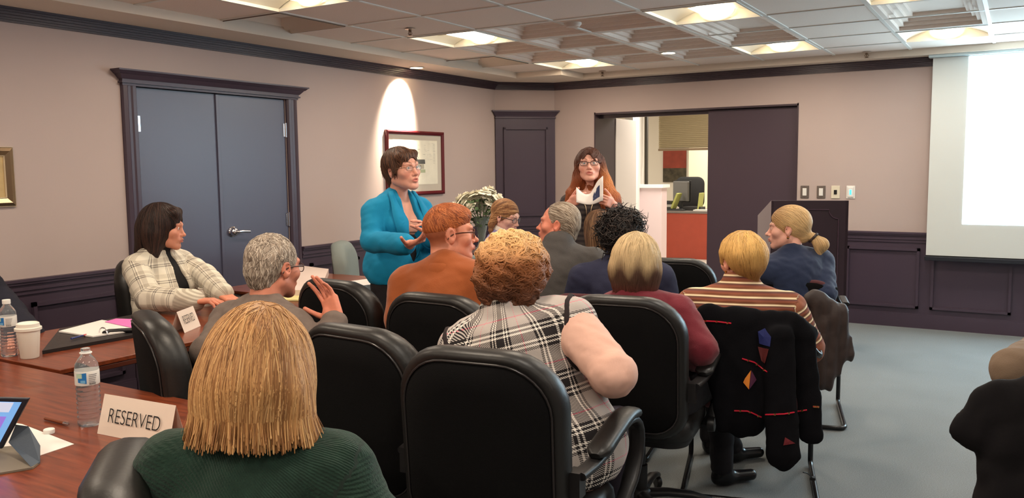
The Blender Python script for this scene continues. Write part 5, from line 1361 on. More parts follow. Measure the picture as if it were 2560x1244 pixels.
for k in range(150):
    a=fr.uniform(0,2*PI); r=fr.uniform(.02,.17); z=fr.uniform(.20,.42)-.2*abs(r-.05); P=np.array([r*math.cos(a),r*math.sin(a),z]); d=nz([math.cos(a)+fr.uniform(-.6,.6),math.sin(a)+fr.uniform(-.6,.6),fr.uniform(-.5,.6)]); w=nz(np.cross(d,[fr.uniform(-1,1),fr.uniform(-1,1),1])); l=fr.uniform(.03,.055)
    n_=np.cross(d,w)*.004
    mb.add([P,P+d*l*.4+w*l*.28+n_,P+d*l,P+d*l*.4-w*l*.28+n_,P+d*l*.45-n_],[(0,1,4),(1,2,4),(2,3,4),(3,0,4)])
o=mb.obj('leaves',t,smooth=80); o['kind']='stuff'
# ================================================================== PEOPLE OF THE PHOTOGRAPH
def hs_(h,items,facecut=((0,.115,-.035),(.066,.085,.115)),cheek=((0,.078,-.045),(.11,.060,.080)),ears=None,low=None,k=.02,extra=None):
    s=S()
    for it in items:
        if it[0]=='e': h.e(s,it[1],it[2],it[3] if len(it)>3 else k)
        else: h.cp(s,it[1],it[2],it[3],it[4],it[5] if len(it)>5 else k)
    if extra: extra(s)
    if facecut: h.e(s,*facecut,.006,'-')
    if cheek: h.e(s,*cheek,.008,'-')
    if ears:
        for x in (-1,1): h.e(s,(x*.085,-.004,-.006),(.030,ears,ears*1.25),.006,'-')
    if low is not None: s.plane(h.p(0,-.05,low),h.d(0,.15,-1),.034)
    return s
def col_noise(h,a,b,f=40,seed=2,axis=None):
    a,b=lc(a),lc(b)
    def fn(V): 
        t=(.5+.5*np.clip(1.6*fbm(h.loc(V)*np.array([1,1,.3]),f,seed),-1,1))[:,None]; return a*(1-t)+b*t
    return fn
def wind(B,L): pass
def cloth(name,c,rough=.9,**k): return mat(name,c,rough,bump=k.pop('bump',(300,.25)),**k)

# 1 ---- woman in the green sweater (nearest)
B=build_person('person','woman with a honey-blonde bob in a dark green knit sweater, back turned, nearest the camera',(640,755,1.45),30,36,-4,3,hs=.95,g=.98,sw=.140,lean=.02,side=.0,res=.005,skin=(214,160,136),shr=-.035,
  arms=dict(R=(spot(925,1335,1.42),spot(840,1480,1.6)),L=(spot(452,1345,1.45),spot(460,1450,1.65))),headtop=.133)
garment(B,'sweater',green_m,off=.018,res=.007,wr=.005,neck=(.045,.25),sleeve=(.048,.042,.034))
h=B.h
def ex(s):
    h.cp(s,(.055,-.055,-.045),(.108,-.050,-.090),.045,.014,.03); h.cp(s,(-.055,-.05,-.04),(-.090,-.03,-.088),.042,.018,.03)
s=hs_(h,[('e',(0,-.014,.034),(.090,.104,.098)),('e',(0,-.025,-.02),(.100,.092,.100),.05),('c',(-.042,-.05,-.03),(-.060,-.055,-.085),.056,.042,.04),('c',(.042,-.05,-.03),(.062,-.06,-.085),.056,.044,.04),('c',(0,-.065,-.02),(0,-.075,-.08),.06,.045,.04)],cheek=((0,.085,-.05),(.07,.065,.12)),low=-.084,extra=ex)
s.disp=lambda p:.0038*fbm(h.loc(p)*np.array([1,1,.2]),9,9)
hair_obj(h,B.o,s,.005,(150,104,62),[(204,154,100),(182,132,82),(218,172,116),(158,110,66),(196,146,92),(146,100,60)],n=3400,steps=24,step=.0115,lift=.0008,rad=.0011,free=(-.058,-.074,.030),out=.45,region=lambda q:q[:,2]>-.09,crown=(.012,-.015,.125),seed=4,jit=.10,basecol=col_noise(h,(134,92,56),(192,144,92),12,4))

# 2 ---- grey-haired man raising his hand
W_=spot(838,800,3.0)
B=build_person('person','grey-haired man with glasses in a grey-brown sweater, back turned, raising his right hand',(680,580,3.1),-6,-3,-6,0,hs=1.03,male=True,g=1.1,sw=.195,lean=.22,side=-.02,res=.006,skin=(212,138,112),neck=.056,
  arms=dict(R=(spot(812,905,2.9),W_),L=(spot(520,880,3.0),spot(560,930,3.3))),hands=[dict(d=spot(812,712,3.05)-W_,pn=-_fw-_rt*.5,side=-1,curl=(16,14,20,26),spread=5,thumb=(48,20),sc=.98),None],pants=(70,54,46))
swm=cloth('grey_brown_knit',(112,98,90),noise=(30,.12))
garment(B,'sweater',swm,off=.016,res=.010,wr=.006,wf=6,neck=(.03,.3),sleeve=(.046,.040,.032),frac=.90,hem=-.10)
h=B.h; glasses(h,B.o,(70,46,36)); 
s=S(); s.cap(B.C7-B.sp*.012,B.C7+B.sp*.028+B.fw*.012,.070,.066,0); s.cap(B.C7-B.sp*.05,B.C7+B.sp*.08+B.fw*.03,.053,.053,.004,'-'); s.plane(B.C7+B.sp*.050,B.sp+B.fw*.3)
sdfobj('collar',s,.006,cloth('grey_polo',(104,92,86)),B.o)
s=hs_(h,[('e',(0,-.015,.036),(.0800,.0995,.0900)),('c',(0,-.05,-.02),(0,-.045,-.055),.062,.050,.02)],ears=.026,low=-.078,cheek=((0,.080,-.05),(.11,.058,.09)))
s.disp=lambda p:.0025*fbm(h.loc(p),26,3)
hair_obj(h,B.o,s,.005,(150,138,126),[(190,176,160),(150,136,122),(206,192,176),(120,106,94)],n=2200,steps=5,step=.0065,lift=.0008,rad=.0012,region=lambda q:q[:,2]>-.07,seed=5,jit=.35,basecol=lambda V:lc((164,148,132))*(1-np.clip(-h.loc(V)[:,2]*9-.05,0,1)[:,None])+lc((104,90,80))*np.clip(-h.loc(V)[:,2]*9-.05,0,1)[:,None])
ring=MB().use(chrome); wv=nz(B.WR[0]-B.EL[0]); ring.sweep([B.WR[0]-wv*.03+np.array(q) for q in [(.031*math.cos(a)*nz(np.cross(wv,[0,0.3,1])) + .028*math.sin(a)*nz(np.cross(wv,np.cross(wv,[0,0.3,1])))) for a in np.linspace(0,2*PI,20,endpoint=False)]],.0025,n=6,closed=True); ring.obj('bracelet',B.o,smooth=60)

# 3 ---- woman in the checked jacket
B=build_person('person','dark-haired woman in a cream checked jacket, seated at the table by the double door',(405,508,4.5),-78,-50,-6,0,hs=1.03,g=1.12,sw=.165,lean=-.03,res=.006,skin=(216,146,118),lips=(176,84,78),brow=(60,40,34),iris=(60,40,30),fat=.003,
  arms=dict(R=(spot(372,745,4.30),spot(492,752,4.22)),L=(spot(512,690,4.6),spot(560,738,4.4))),hands=[dict(d=spot(545,750,4.2)-spot(492,752,4.22),pn=np.array([0,0,-1.]),side=1,curl=(20,24,28,32),spread=2,thumb=(30,20),sc=.95),None])
bk=cloth('black_knit',(24,22,24))
garment(B,'turtleneck',bk,off=.010,res=.011,wr=.002,neck=(.075,.05),arms=(),extra=lambda s,B:s.cap(B.C7,B.C7+B.sp*.07+B.fw*.03,.052,.050,.02))
garment(B,'jacket',jack_m,off=.024,res=.008,wr=.006,wf=6,neck=(.03,.6),sleeve=(.046,.041,.034),vopen=(.030,.085,.2),frac=.92)
h=B.h
s=hs_(h,[('e',(0,-.016,.038),(.092,.108,.098)),('e',(0,-.035,-.03),(.098,.085,.10),.05),('c',(-.06,-.03,-.03),(-.07,-.02,-.125),.042,.03,.03),('c',(.06,-.03,-.03),(.07,-.02,-.125),.042,.03,.03),('c',(0,-.07,-.02),(0,-.085,-.12),.06,.05,.04),('c',(-.05,.055,.088),(.05,.06,.085),.024,.022,.02)],facecut=((0,.122,-.045),(.064,.085,.108)),cheek=((0,.090,-.05),(.070,.062,.10)),low=-.15)
hair_obj(h,B.o,s,.006,(38,24,20),[(52,34,28),(40,26,22),(64,42,34),(30,20,18)],n=1300,steps=21,step=.013,lift=.0008,rad=.0016,free=(-.12,-.145,.03),out=.1,region=lambda q:q[:,2]>-.08,seed=6,jit=.08)

# 4 ---- standing speaker in teal
W_=spot(1022,612,4.12)
B=build_person('person','short-haired woman with glasses in a bright teal blazer, standing and gesturing as she speaks',(1003,364,4.5),-104,-98,5,4,hs=1.02,g=.92,sw=.168,lean=.0,stand=.93,nl=.022,res=.0045,skin=(226,164,142),lips=(196,92,86),brow=(96,66,48),iris=(80,70,50),fat=.004,mouth=.9,chestskin=True,
  arms=dict(R=(spot(930,603,4.36),W_),L=(spot(1078,600,4.55),spot(1082,592,4.30))),
  hands=[dict(d=spot(1080,588,4.02)-W_,pn=np.array([0,0,1.])-_fw*.1,side=1,curl=(12,16,22,28),spread=6,thumb=(62,10),sc=.96),dict(d=spot(1056,545,4.2)-spot(1082,592,4.30),pn=_rt*-.4+_fw*-.5,side=-1,curl=(20,20,26,30),spread=5,thumb=(45,15),sc=.95)],pants=(26,22,26),flush=.5)
teal=cloth('teal_wool',(0,134,178),.85)
top_m=cloth('black_top',(26,24,28))
garment(B,'top',top_m,off=.012,res=.011,wr=.002,neck=(-.12,.9),arms=())
garment(B,'blazer',teal,off=.022,res=.0075,wr=.006,wf=5,neck=(.03,.35),sleeve=(.038,.034,.032),vopen=(.052,.046,.30),frac=.90,hem=-.06,tail=(.178,.146,.13))
# lapels
lp_=MB().use(teal); g_=B.g
for x in (-1,1):
    base=[(.060,.045,.04),(.064,-.01,.08),(.062,-.075,.115),(.058,-.13,.135),(.050,-.235,.14),(.018,-.31,.13)]
    wid=[.030,.040,.055,.062,.035,.006]
    P=np.array([B.C7+B.rt*x*a+B.sp*b+B.fw*c for a,b,c in base]); 
    Q2=np.array([p+B.rt*x*w for p,w in zip(P,wid)])
    P=snap(g_,P,.002,.06,.007);P=snap(g_,P,.002,.06,.007); Q2=snap(g_,Q2,.002,.06,.011); Q2=snap(g_,Q2,.002,.06,.011)
    P=resample(P,14);Q2=resample(Q2,14); v=np.vstack([P,Q2]); lp_.add(v,[(i,i+1,i+15,i+14) for i in range(13)])
lp_.obj('lapels',B.o,smooth=80,solid=.006)
h=B.h; glasses(h,B.o,(120,92,70),.021,.012,.0011)
s=hs_(h,[('e',(0,-.016,.040),(.086,.104,.090)),('c',(0,-.06,-.01),(0,-.055,-.07),.058,.040,.03),('c',(-.066,.0,.04),(-.072,.022,-.005),.022,.012),('c',(.066,.0,.04),(.072,.022,-.005),.022,.012),('c',(-.05,.056,.082),(.052,.055,.072),.020,.022,.02)],ears=.022,low=-.10,facecut=((-.008,.118,-.03),(.062,.085,.100)),cheek=((0,.092,-.05),(.11,.060,.075)))
hair_obj(h,B.o,s,.005,(74,48,34),[(92,60,42),(76,50,36),(110,74,52),(60,38,28)],n=1000,steps=10,step=.010,lift=.0007,rad=.0016,tail=3,vary=.5,out=.2,region=lambda q:q[:,2]>-.03,seed=7,jit=.12)

# 5 ---- red-haired man in rust coat
B=build_person('person','young red-haired man with brown glasses in a rust-orange coat, face in profile to the right',(1122,505,3.6),8,-44,0,0,hs=1.07,male=True,g=1.05,sw=.185,lean=.10,side=-.04,res=.0045,skin=(226,150,122),lips=(196,104,92),brow=(150,90,56),iris=(80,110,120),mouth=-.3,nose=1.25,
  stub=lambda q:.85*np.clip((q[:,2]+.062-.03*np.clip((q[:,1]+.02)/.03,0,1)*2)/.02,0,1)*np.clip((.030-q[:,1])/.014,0,1)*((((q[:,1]+.005)/.024)**2+((q[:,2]+.002)/.036)**2)>1),stubcol=(146,76,44),
  arms=dict(R=(spot(1215,800,3.5),spot(1230,850,3.7)),L=(spot(1010,800,3.6),spot(1060,850,3.8))))
rust=cloth('rust_wool',(158,82,38),.95,sheen=.2,noise=(8,.05))
garment(B,'coat',rust,off=.030,res=.009,wr=.006,wf=5,neck=(.03,.3),sleeve=(.056,.050,.042))
s=S(); s.cap(B.C7-B.sp*.02-B.fw*.004,B.C7+B.sp*.035+B.fw*.02,.094,.078,0); s.cap(B.C7-B.sp*.08,B.C7+B.sp*.09+B.fw*.035,.064,.066,.004,'-'); s.plane(B.C7+B.sp*.045,B.sp+B.fw*.45); s.plane(B.C7+B.fw*.075,B.fw)
sdfobj('collar',s,.006,rust,B.o)
s=S(); s.cap(B.C7,B.C7+B.sp*.05+B.fw*.02,.060,.060,0); s.cap(B.C7-B.sp*.04,B.C7+B.sp*.09+B.fw*.03,.0555,.0555,.003,'-'); s.plane(B.C7+B.sp*.052,B.sp+B.fw*.5)
sdfobj('shirt_collar',s,.005,cloth('shirt_white',(224,222,224)),B.o)
h=B.h; glasses(h,B.o,(92,52,34),.024,.0165,.0018)
s=hs_(h,[('e',(0,-.015,.036),(.0750,.0945,.0850)),('e',(0,.012,.078),(.062,.078,.044),.03)],ears=.030,low=.0,facecut=((0,.125,-.03),(.070,.072,.112)),cheek=((0,.088,-.045),(.11,.062,.085)))
hair_obj(h,B.o,s,.0045,(164,88,48),[(190,108,62),(160,84,46),(206,124,74),(136,70,40)],n=1500,steps=5,step=.0075,lift=.0003,rad=.0011,region=lambda q:q[:,2]>.03,seed=8,jit=.2,crown=(0,-.07,.09),basecol=col_noise(h,(150,80,44),(182,102,58),30,3))

# 6 ---- woman in the plaid vest
B=build_person('person','curly red-blonde woman in a black-and-cream plaid vest over pale pink sleeves, back turned',(1283,578,2.75),14,20,-4,0,hs=1.03,g=1.36,sw=.185,lean=.05,side=-.125,res=.006,skin=(224,160,138),armr=1.35,shr=.0,belly=.03,hz=.55,
  arms=dict(R=(spot(1535,935,2.50),spot(1500,950,2.75)),L=(spot(1215,930,2.95),spot(1240,960,3.15))),pants=(46,40,52))
pink=cloth('pink_jersey',(222,176,158),.85,bump=(14,.5,(3,3,1)))
garment(B,'undershirt',pink,off=.010,res=.008,wr=.004,wf=9,neck=(.02,.3),sleeve=(.050,.042,.034),hem=-.14,tail=(.245,.20,.16))
garment(B,'plaid_vest',vest_m,off=.024,res=.007,wr=.009,wf=4,neck=(.045,.3),arms=(),hem=-.10,tail=(.250,.19,.17),extra=lambda s,B:[s.cap(B.C7,B.C7+B.sp*.045+B.fw*.012,.062,.060,.02),s.cap(B.SH[0]-B.srt*.02,B.SH[0]+B.srt*.012,.062,.055,.03),s.cap(B.SH[1]+B.srt*.02,B.SH[1]-B.srt*.012,.062,.055,.03)])
# armhole piping
for i,x in ((0,1),(1,-1)):
    mb=MB().use(cloth('vest_trim',(40,30,32)))
    cc_=B.SH[i]+B.srt*x*.022-B.sp*.055; P=[cc_+B.fw*.098*math.cos(a)+B.sp*(.105*math.sin(a)) -B.srt*x*.015*(1-math.sin(a)) for a in np.linspace(0,2*PI,30,endpoint=False)]
    P=snap(B.g,np.array(P),.002,.04,.001); mb.sweep(P,(.004,.008),n=6,closed=True); mb.obj('armhole_trim',B.o,smooth=60)
h=B.h
s=hs_(h,[('e',(0,-.018,.042),(.098,.112,.092)),('e',(0,-.05,.0),(.100,.085,.10),.05),('c',(-.05,-.06,-.03),(-.05,-.065,-.075),.05,.035,.03),('c',(.05,-.06,-.03),(.05,-.065,-.075),.05,.035,.03),('e',(.07,0,.02),(.045,.05,.06),.03),('e',(-.07,0,.02),(.045,.05,.06),.03)],cheek=((0,.092,-.05),(.11,.062,.09)),low=-.108)
s.disp=lambda p:.011*fbm(h.loc(p),9,12)+.004*fbm(h.loc(p),22,13)
def cur(P,t,r): 
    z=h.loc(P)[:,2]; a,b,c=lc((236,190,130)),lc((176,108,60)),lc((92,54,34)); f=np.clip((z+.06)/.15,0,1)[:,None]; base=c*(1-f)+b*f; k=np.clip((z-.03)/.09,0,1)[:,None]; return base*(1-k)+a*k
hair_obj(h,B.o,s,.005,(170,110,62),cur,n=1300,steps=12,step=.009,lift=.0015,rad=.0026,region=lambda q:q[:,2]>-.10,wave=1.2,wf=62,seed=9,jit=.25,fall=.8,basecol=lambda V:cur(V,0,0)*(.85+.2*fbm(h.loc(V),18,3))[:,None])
# sash of pink under the chair arm is the undershirt hem

# 7 ---- young woman in lilac
B=build_person('person','young woman with braided light-brown hair and glasses in a lilac cardigan, looking down',(1263,496,5.8),-75,-88,-16,0,hs=1.0,g=.95,sw=.155,lean=.06,res=.005,skin=(232,178,160),lips=(190,96,92),brow=(110,78,56),arms=dict(R=(spot(1228,640,5.7),spot(1262,660,5.5)),L=(spot(1325,640,5.9),spot(1310,665,5.6))))
lil=cloth('lilac_knit',(150,144,190))
garment(B,'blouse',cloth('blouse_white',(236,226,214)),off=.010,res=.011,wr=.002,neck=(.06,.3),arms=(),extra=lambda s,B:s.cap(B.C7,B.C7+B.sp*.045+B.fw*.02,.056,.060,.01))
garment(B,'cardigan',lil,off=.022,res=.010,wr=.003,neck=(.025,.7),vopen=(.03,.045,.3),sleeve=(.048,.042,.034))
mb=MB().use(inkb); c_=B.C7+B.fw*.095-B.sp*.03; mb.add([c_-B.rt*.0,c_+B.rt*.035-B.sp*.025,c_+B.rt*.030-B.sp*.06,c_-B.sp*.03,c_-B.rt*.030-B.sp*.06,c_-B.rt*.035-B.sp*.025],[(0,1,2,3),(0,3,4,5)]); mb.obj('neck_bow',B.o,solid=.006)
h=B.h; glasses(h,B.o,(50,36,36),.023,.015,.0016)
s=hs_(h,[('e',(0,-.016,.038),(.082,.102,.089)),('c',(.05,-.05,-.02),(.07,-.055,-.06),.035,.024,.02),('c',(-.05,-.05,-.02),(-.045,-.055,-.05),.035,.024,.02),('e',(.074,-.052,-.075),(.020,.020,.020),.012),('e',(.078,-.045,-.105),(.018,.018,.018),.010),('e',(.080,-.035,-.132),(.015,.015,.018),.010)],ears=None,facecut=((0,.118,-.04),(.066,.085,.108)),cheek=((0,.090,-.05),(.11,.060,.085)))
hair_obj(h,B.o,s,.005,(140,96,62),[(176,126,84),(140,94,60),(202,156,108),(118,78,52)],n=800,steps=12,step=.011,lift=.0008,rad=.0017,region=lambda q:q[:,2]>-.03,seed=10,flow=lambda P:(np.c_[np.full(len(P),.9),-.7*np.ones(len(P)),-(.3+.0*P[:,0])])@h.M.T)

# 8 ---- standing woman with long auburn hair
WR_=spot(1427,506,5.40); WL_=spot(1531,509,5.40)
B=build_person('person','standing woman with very long auburn hair and glasses holding a report by the doorway',(1474,366,5.6),A(1478)+176,A(1478)+178,10,2,hs=1.03,g=.92,sw=.150,lean=.0,stand=.95,nl=.045,res=.0045,skin=(230,172,152),lips=(190,96,92),brow=(104,66,48),mouth=.9,chestskin=True,flush=.5,
  arms=dict(R=(spot(1418,530,5.62),WR_),L=(spot(1542,535,5.62),WL_)),
  hands=[dict(d=spot(1450,494,5.30)-WR_,pn=spot(1470,500,5.6)-spot(1450,490,5.3),side=1,curl=(45,50,55,60),spread=2,thumb=(35,20),sc=.88),dict(d=spot(1506,496,5.30)-WL_,pn=spot(1490,500,5.6)-spot(1505,490,5.3),side=-1,curl=(45,50,55,60),spread=2,thumb=(35,20),sc=.88)],pants=(40,36,38),hand_res=.0045)
garment(B,'striped_dress',dress_m,off=.014,res=.010,wr=.004,neck=(-.012,.35),sleeve=(.044,.042,.034),tail=(.19,.15,.20),extra=lambda s,B:s.cap(B.H,B.H-np.array([0,0,.42]),.17,.16,.08),frac=.9)
h=B.h; glasses(h,B.o,(56,34,30),.023,.013,.0018)
fz=B.loc
# long hair: local head coordinates; +x is her right (picture left)
s=hs_(h,[('e',(0,-.016,.040),(.084,.104,.090)),('c',(-.06,-.01,.03),(-.088,.0,-.10),.038,.042,.03),('c',(-.088,.0,-.10),(-.130,.05,-.24),.044,.060,.03),('c',(-.130,.05,-.24),(-.140,.085,-.36),.060,.050,.03),('c',(-.140,.085,-.36),(-.13,.09,-.41),.050,.02,.03),
   ('c',(.06,-.02,.03),(.080,-.01,-.08),.034,.034,.03),('c',(.080,-.02,-.08),(.130,-.01,-.17),.030,.024,.03),('c',(.130,.0,-.17),(.160,.0,-.23),.024,.010,.03),('c',(0,-.06,0),(0,-.09,-.2),.07,.07,.04)],facecut=((.004,.125,-.03),(.060,.090,.112)),cheek=((0,.105,-.06),(.056,.075,.12)))
s.disp=lambda p:.005*fbm(h.loc(p)*np.array([1,1,.45]),16,5)
def au(P,t,r):
    q=h.loc(P); a,b,c=lc((74,40,28)),lc((150,78,40)),lc((196,122,58)); f=np.clip((.05-q[:,2])/.2,0,1)[:,None]; base=a*(1-f)+b*f; k=(np.clip((-q[:,0]-.06)/.06,0,1)*np.clip(1-np.abs(q[:,2]+.10)/.14,0,1))[:,None]; return base*(1-k*.8)+c*k*.8
hair_obj(h,B.o,s,.006,(110,60,36),au,n=1100,steps=28,step=.0145,lift=.001,rad=.0024,tail=4,vary=.3,out=.4,region=lambda q:q[:,2]>-.12,seed=11,wave=.5,wf=30,jit=.08,basecol=lambda V:au(V,0,0)*(.9+.25*fbm(h.loc(V)*np.array([1,1,.3]),25,3))[:,None])
mb=MB().use(mat('necklace_silver',(200,180,150),.3,.9)); 
for a,b_ in (((-.03,.05,.03),(-.004,-.30,.13)),((.035,.05,.03),(.004,-.30,.13))):
    P=[B.C7+B.rt*(a[0]*(1-t)+b_[0]*t)*(1+.6*math.sin(PI*t))+B.sp*(a[1]*(1-t)+b_[1]*t)+B.fw*(.10+.03*t) for t in np.linspace(0,1,16)]; P=snap(B.g,np.array(P),.002,.08,.006); mb.sweep(P,.003,n=6)
mb.obj('necklace',B.o,smooth=60)
# report she holds
c_=spot(1474,482,5.24)
def rp(u,v,dz=0): # u left..right 0..1, v 0 bottom..1 top
    x=1441+u*66; yt=468+18*math.sin(PI*min(1,u*1.25))-28*max(0,u-.55)/.45*1.0; yb=505+6*math.sin(PI*u)-12*max(0,u-.6)
    P=spot(x,yb+(yt-yb)*v,5.26+.03*math.sin(PI*u)+.05*v-.04*u)+_fw*dz; return P-c_
mb=MB().use(paperm)
mb.grid(lambda u,v:rp(u,v),14,5); o=mb.obj('report',smooth=60,solid=.005); o.location=c_; tag(o,'stapled white report with a dark blue picture held by the auburn-haired woman','report')
mb=MB().use(mat('report_blue',(30,44,86),.5)); mb.grid(lambda u,v:rp(.62+.26*u,.22+.52*v,-.0045),5,4); mb.obj('printed_picture',o,smooth=60)

# 9 ---- grey-haired man in the grey suit
B=build_person('person','balding grey-haired man in a grey suit jacket, profile to the left, seated from behind',(1396,500,4.8),30,A(1400)+78,4,0,hs=1.09,male=True,g=1.15,sw=.20,lean=.02,res=.005,skin=(222,138,112),lips=(190,100,88),brow=(150,130,110),fat=.006,nose=1.2,neck=.062,flush=.35)
garment(B,'suit_jacket',cloth('grey_suit',(82,78,76),.9,bump=(260,.5)),off=.026,res=.010,wr=.004,neck=(.055,.35),sleeve=(.056,.050,.040),extra=lambda s,B:s.cap(B.C7,B.C7+B.sp*.045+B.fw*.01,.066,.064,.02))
h=B.h
s=hs_(h,[('e',(0,-.020,.036),(.079,.0975,.088)),('c',(0,-.055,-.01),(0,-.055,-.06),.060,.046,.02)],ears=.026,low=-.082,facecut=((0,.105,.0),(.085,.085,.118)),cheek=((0,.080,-.05),(.11,.060,.09)))
hair_obj(h,B.o,s,.005,(136,120,104),[(176,160,142),(140,122,104),(196,182,164),(112,96,82)],n=1300,steps=8,step=.009,lift=.0006,rad=.0012,region=lambda q:q[:,2]>-.04,seed=12,jit=.15,flow=lambda P:(np.c_[np.zeros(len(P)),-np.ones(len(P)),-.4*np.ones(len(P))-np.clip(-(h.loc(P)[:,1]+.05)*20,0,2)])@h.M.T)

# 10 ---- woman with straight brown hair behind
B=build_person('person','woman with long straight brown hair, between the grey-suited man and the black curls',(1497,522,5.3),A(1490),A(1490)+12,-4,-6,hs=1.0,g=1.0,sw=.165,lean=.03,res=.009,skin=(220,165,142),side=.0)
garment(B,'dark_jacket',cloth('dark_jacket',(40,34,32)),off=.022,res=.012,wr=.004)
h=B.h
s=hs_(h,[('e',(0,-.016,.038),(.084,.104,.090)),('e',(0,-.03,-.02),(.090,.085,.11),.05),('c',(-.045,-.05,-.05),(-.085,-.06,-.145),.055,.028,.04),('c',(.045,-.05,-.05),(.055,-.06,-.15),.055,.038,.04),('c',(0,-.06,-.05),(0,-.07,-.15),.055,.045,.04)],cheek=((0,.09,-.05),(.07,.06,.12)),low=-.17)
hair_obj(h,B.o,s,.007,(104,76,56),[(122,90,66),(100,72,52),(140,106,78),(84,60,44)],n=350,steps=20,step=.014,lift=.001,rad=.003,region=lambda q:q[:,2]>-.02,seed=13,jit=.06)

# 11 ---- person with black curls in navy
B=build_person('person','person with short black curly hair in a navy jacket, seen from behind',(1552,520,4.4),A(1548)+4,A(1548)-6,-2,0,hs=1.02,g=1.22,sw=.20,lean=.03,res=.008,skin=(92,60,48),headtop=.160,lips=(110,60,56),brow=(20,16,16),iris=(40,26,20))
navy=cloth('navy_cloth',(36,38,62))
garment(B,'navy_jacket',navy,off=.026,res=.011,wr=.005,neck=(.05,.3),extra=lambda s,B:s.cap(B.C7,B.C7+B.sp*.04,.062,.060,.02),sleeve=(.056,.050,.042))
h=B.h
s=hs_(h,[('e',(0,-.024,.048),(.104,.108,.098)),('c',(0,-.06,0),(0,-.06,-.06),.068,.045,.03)],cheek=((0,.085,-.05),(.11,.060,.09)),facecut=((0,.12,-.03),(.07,.08,.11)),low=-.09)
s.disp=lambda p:.006*fbm(h.loc(p),20,12)
V_=None
hair_obj(h,B.o,s,.006,(22,17,17),[(30,24,22),(20,16,16),(44,34,30)],n=900,steps=8,step=.006,lift=.006,rad=.0028,region=lambda q:(q[:,2]>-.09),wave=3.5,wf=240,seed=14,jit=1.2)

# 12 ---- woman in maroon
B=build_person('person','woman with a two-tone blonde and dark bob in a maroon sweater with white collar',(1590,580,3.45),A(1590)-10,A(1590)-4,-4,2,hs=1.02,g=1.16,sw=.178,lean=.05,side=-.04,res=.006,skin=(214,156,132),
  arms=dict(R=(spot(1752,872,3.30),spot(1725,905,3.62)),L=(spot(1480,850,3.45),spot(1510,880,3.7))),pants=(24,22,28),
  legs=dict(R=(on_z(1850,980,.50)*0+spot(1800,930,3.75),on_z(1805,1165,.09)),L=(spot(1740,930,3.85),on_z(1830,1110,.09))),foot=A(1800)-58)
mar=cloth('maroon_knit',(112,28,42),.9,sheen=.2)
garment(B,'maroon_sweater',mar,off=.018,res=.009,wr=.005,neck=(.02,.35),sleeve=(.052,.046,.038),hem=-.05,frac=1.0)
s=S(); s.cap(B.C7-B.sp*.005,B.C7+B.sp*.05+B.fw*.014,.068,.062,0); s.cap(B.C7-B.sp*.05,B.C7+B.sp*.09+B.fw*.03,.050,.052,.003,'-'); s.plane(B.C7+B.sp*.048,B.sp+B.fw*.4); s.plane(B.C7+B.sp*.0,-B.sp)
s.disp=lambda p:.002*fbm(p,25,3)
sdfobj('white_collar',s,.006,cloth('collar_white',(226,212,198)),B.o)
h=B.h
s=hs_(h,[('e',(0,-.016,.040),(.090,.106,.092)),('e',(0,-.03,-.02),(.098,.092,.095),.05),('c',(-.055,-.05,-.03),(-.058,-.055,-.085),.045,.03,.03),('c',(.055,-.05,-.03),(.060,-.055,-.090),.045,.032,.03),('c',(0,-.065,-.02),(0,-.07,-.085),.052,.038,.03)],cheek=((0,.095,-.05),(.072,.065,.12)),low=-.128)
s.disp=lambda p:.003*fbm(h.loc(p)*np.array([1,1,.25]),22,5)
def om(P,t,r):
    q=h.loc(P); a,b,c=lc((206,178,134)),lc((84,60,48)),lc((110,40,42)); zz=.025+.02*np.sin(q[:,0]*90); f=np.clip((zz-q[:,2])/.07,0,1)[:,None]; base=a*(1-f)+b*f; k=np.clip((-.07-q[:,2])/.05,0,1)[:,None]*.6; return base*(1-k)+c*k
hair_obj(h,B.o,s,.0055,(120,90,60),om,n=2200,steps=20,step=.012,lift=.0008,rad=.0014,free=(-.100,-.120,.03),out=.3,region=lambda q:q[:,2]>-.04,seed=15,jit=.10,crown=(.0,-.02,.13),basecol=lambda V:om(V,0,0)*.7)  # base dimmed to paint shade between the strands

# 13 ---- woman in striped sweater
B=build_person('person','woman with short golden-blonde hair in a brown-and-cream striped sweater, seen from behind',(1855,578,3.78),A(1855)-3,A(1855)+30,-5,-3,hs=1.04,g=1.30,sw=.205,lean=.04,res=.006,skin=(222,158,134),
  arms=dict(R=(spot(2012,865,3.72),spot(2000,880,4.0)),L=(spot(1722,880,3.75),spot(1740,900,4.0))),pants=(28,26,32),armr=1.15)
garment(B,'striped_sweater',stripe_m,off=.022,res=.008,wr=.005,wf=5,neck=(.045,.35),sleeve=(.054,.050,.042),extra=lambda s,B:s.cap(B.C7,B.C7+B.sp*.045+B.fw*.012,.066,.062,.02))
h=B.h
s=hs_(h,[('e',(0,-.018,.042),(.091,.110,.092)),('e',(0,-.065,.01),(.080,.062,.075),.04),('c',(0,-.065,-.02),(0,-.055,-.085),.052,.036,.03),('c',(-.07,.015,.04),(-.074,.03,.005),.018,.012,.02),('c',(.07,.015,.04),(.074,.03,.005),.018,.012,.02)],ears=.020,low=-.115,cheek=((0,.092,-.05),(.11,.060,.080)),facecut=((0,.125,-.04),(.064,.085,.108)))
s.disp=lambda p:.003*fbm(h.loc(p)*np.array([1,1,.35]),22,5)
def gb(P,t,r):
    q=h.loc(P); a,b=lc((214,168,98)),lc((140,98,54)); f=np.clip((.05-q[:,2])/.13,0,1)[:,None]; return a*(1-f)+b*f
hair_obj(h,B.o,s,.005,(190,146,84),gb,n=1800,steps=17,step=.011,lift=.0008,rad=.0014,free=(-.092,-.105,.022),out=.2,region=lambda q:q[:,2]>-.08,seed=16,jit=.14,crown=(0,-.03,.13),basecol=lambda V:gb(V,0,0)*.7)  # darker base paints depth under the blonde strands
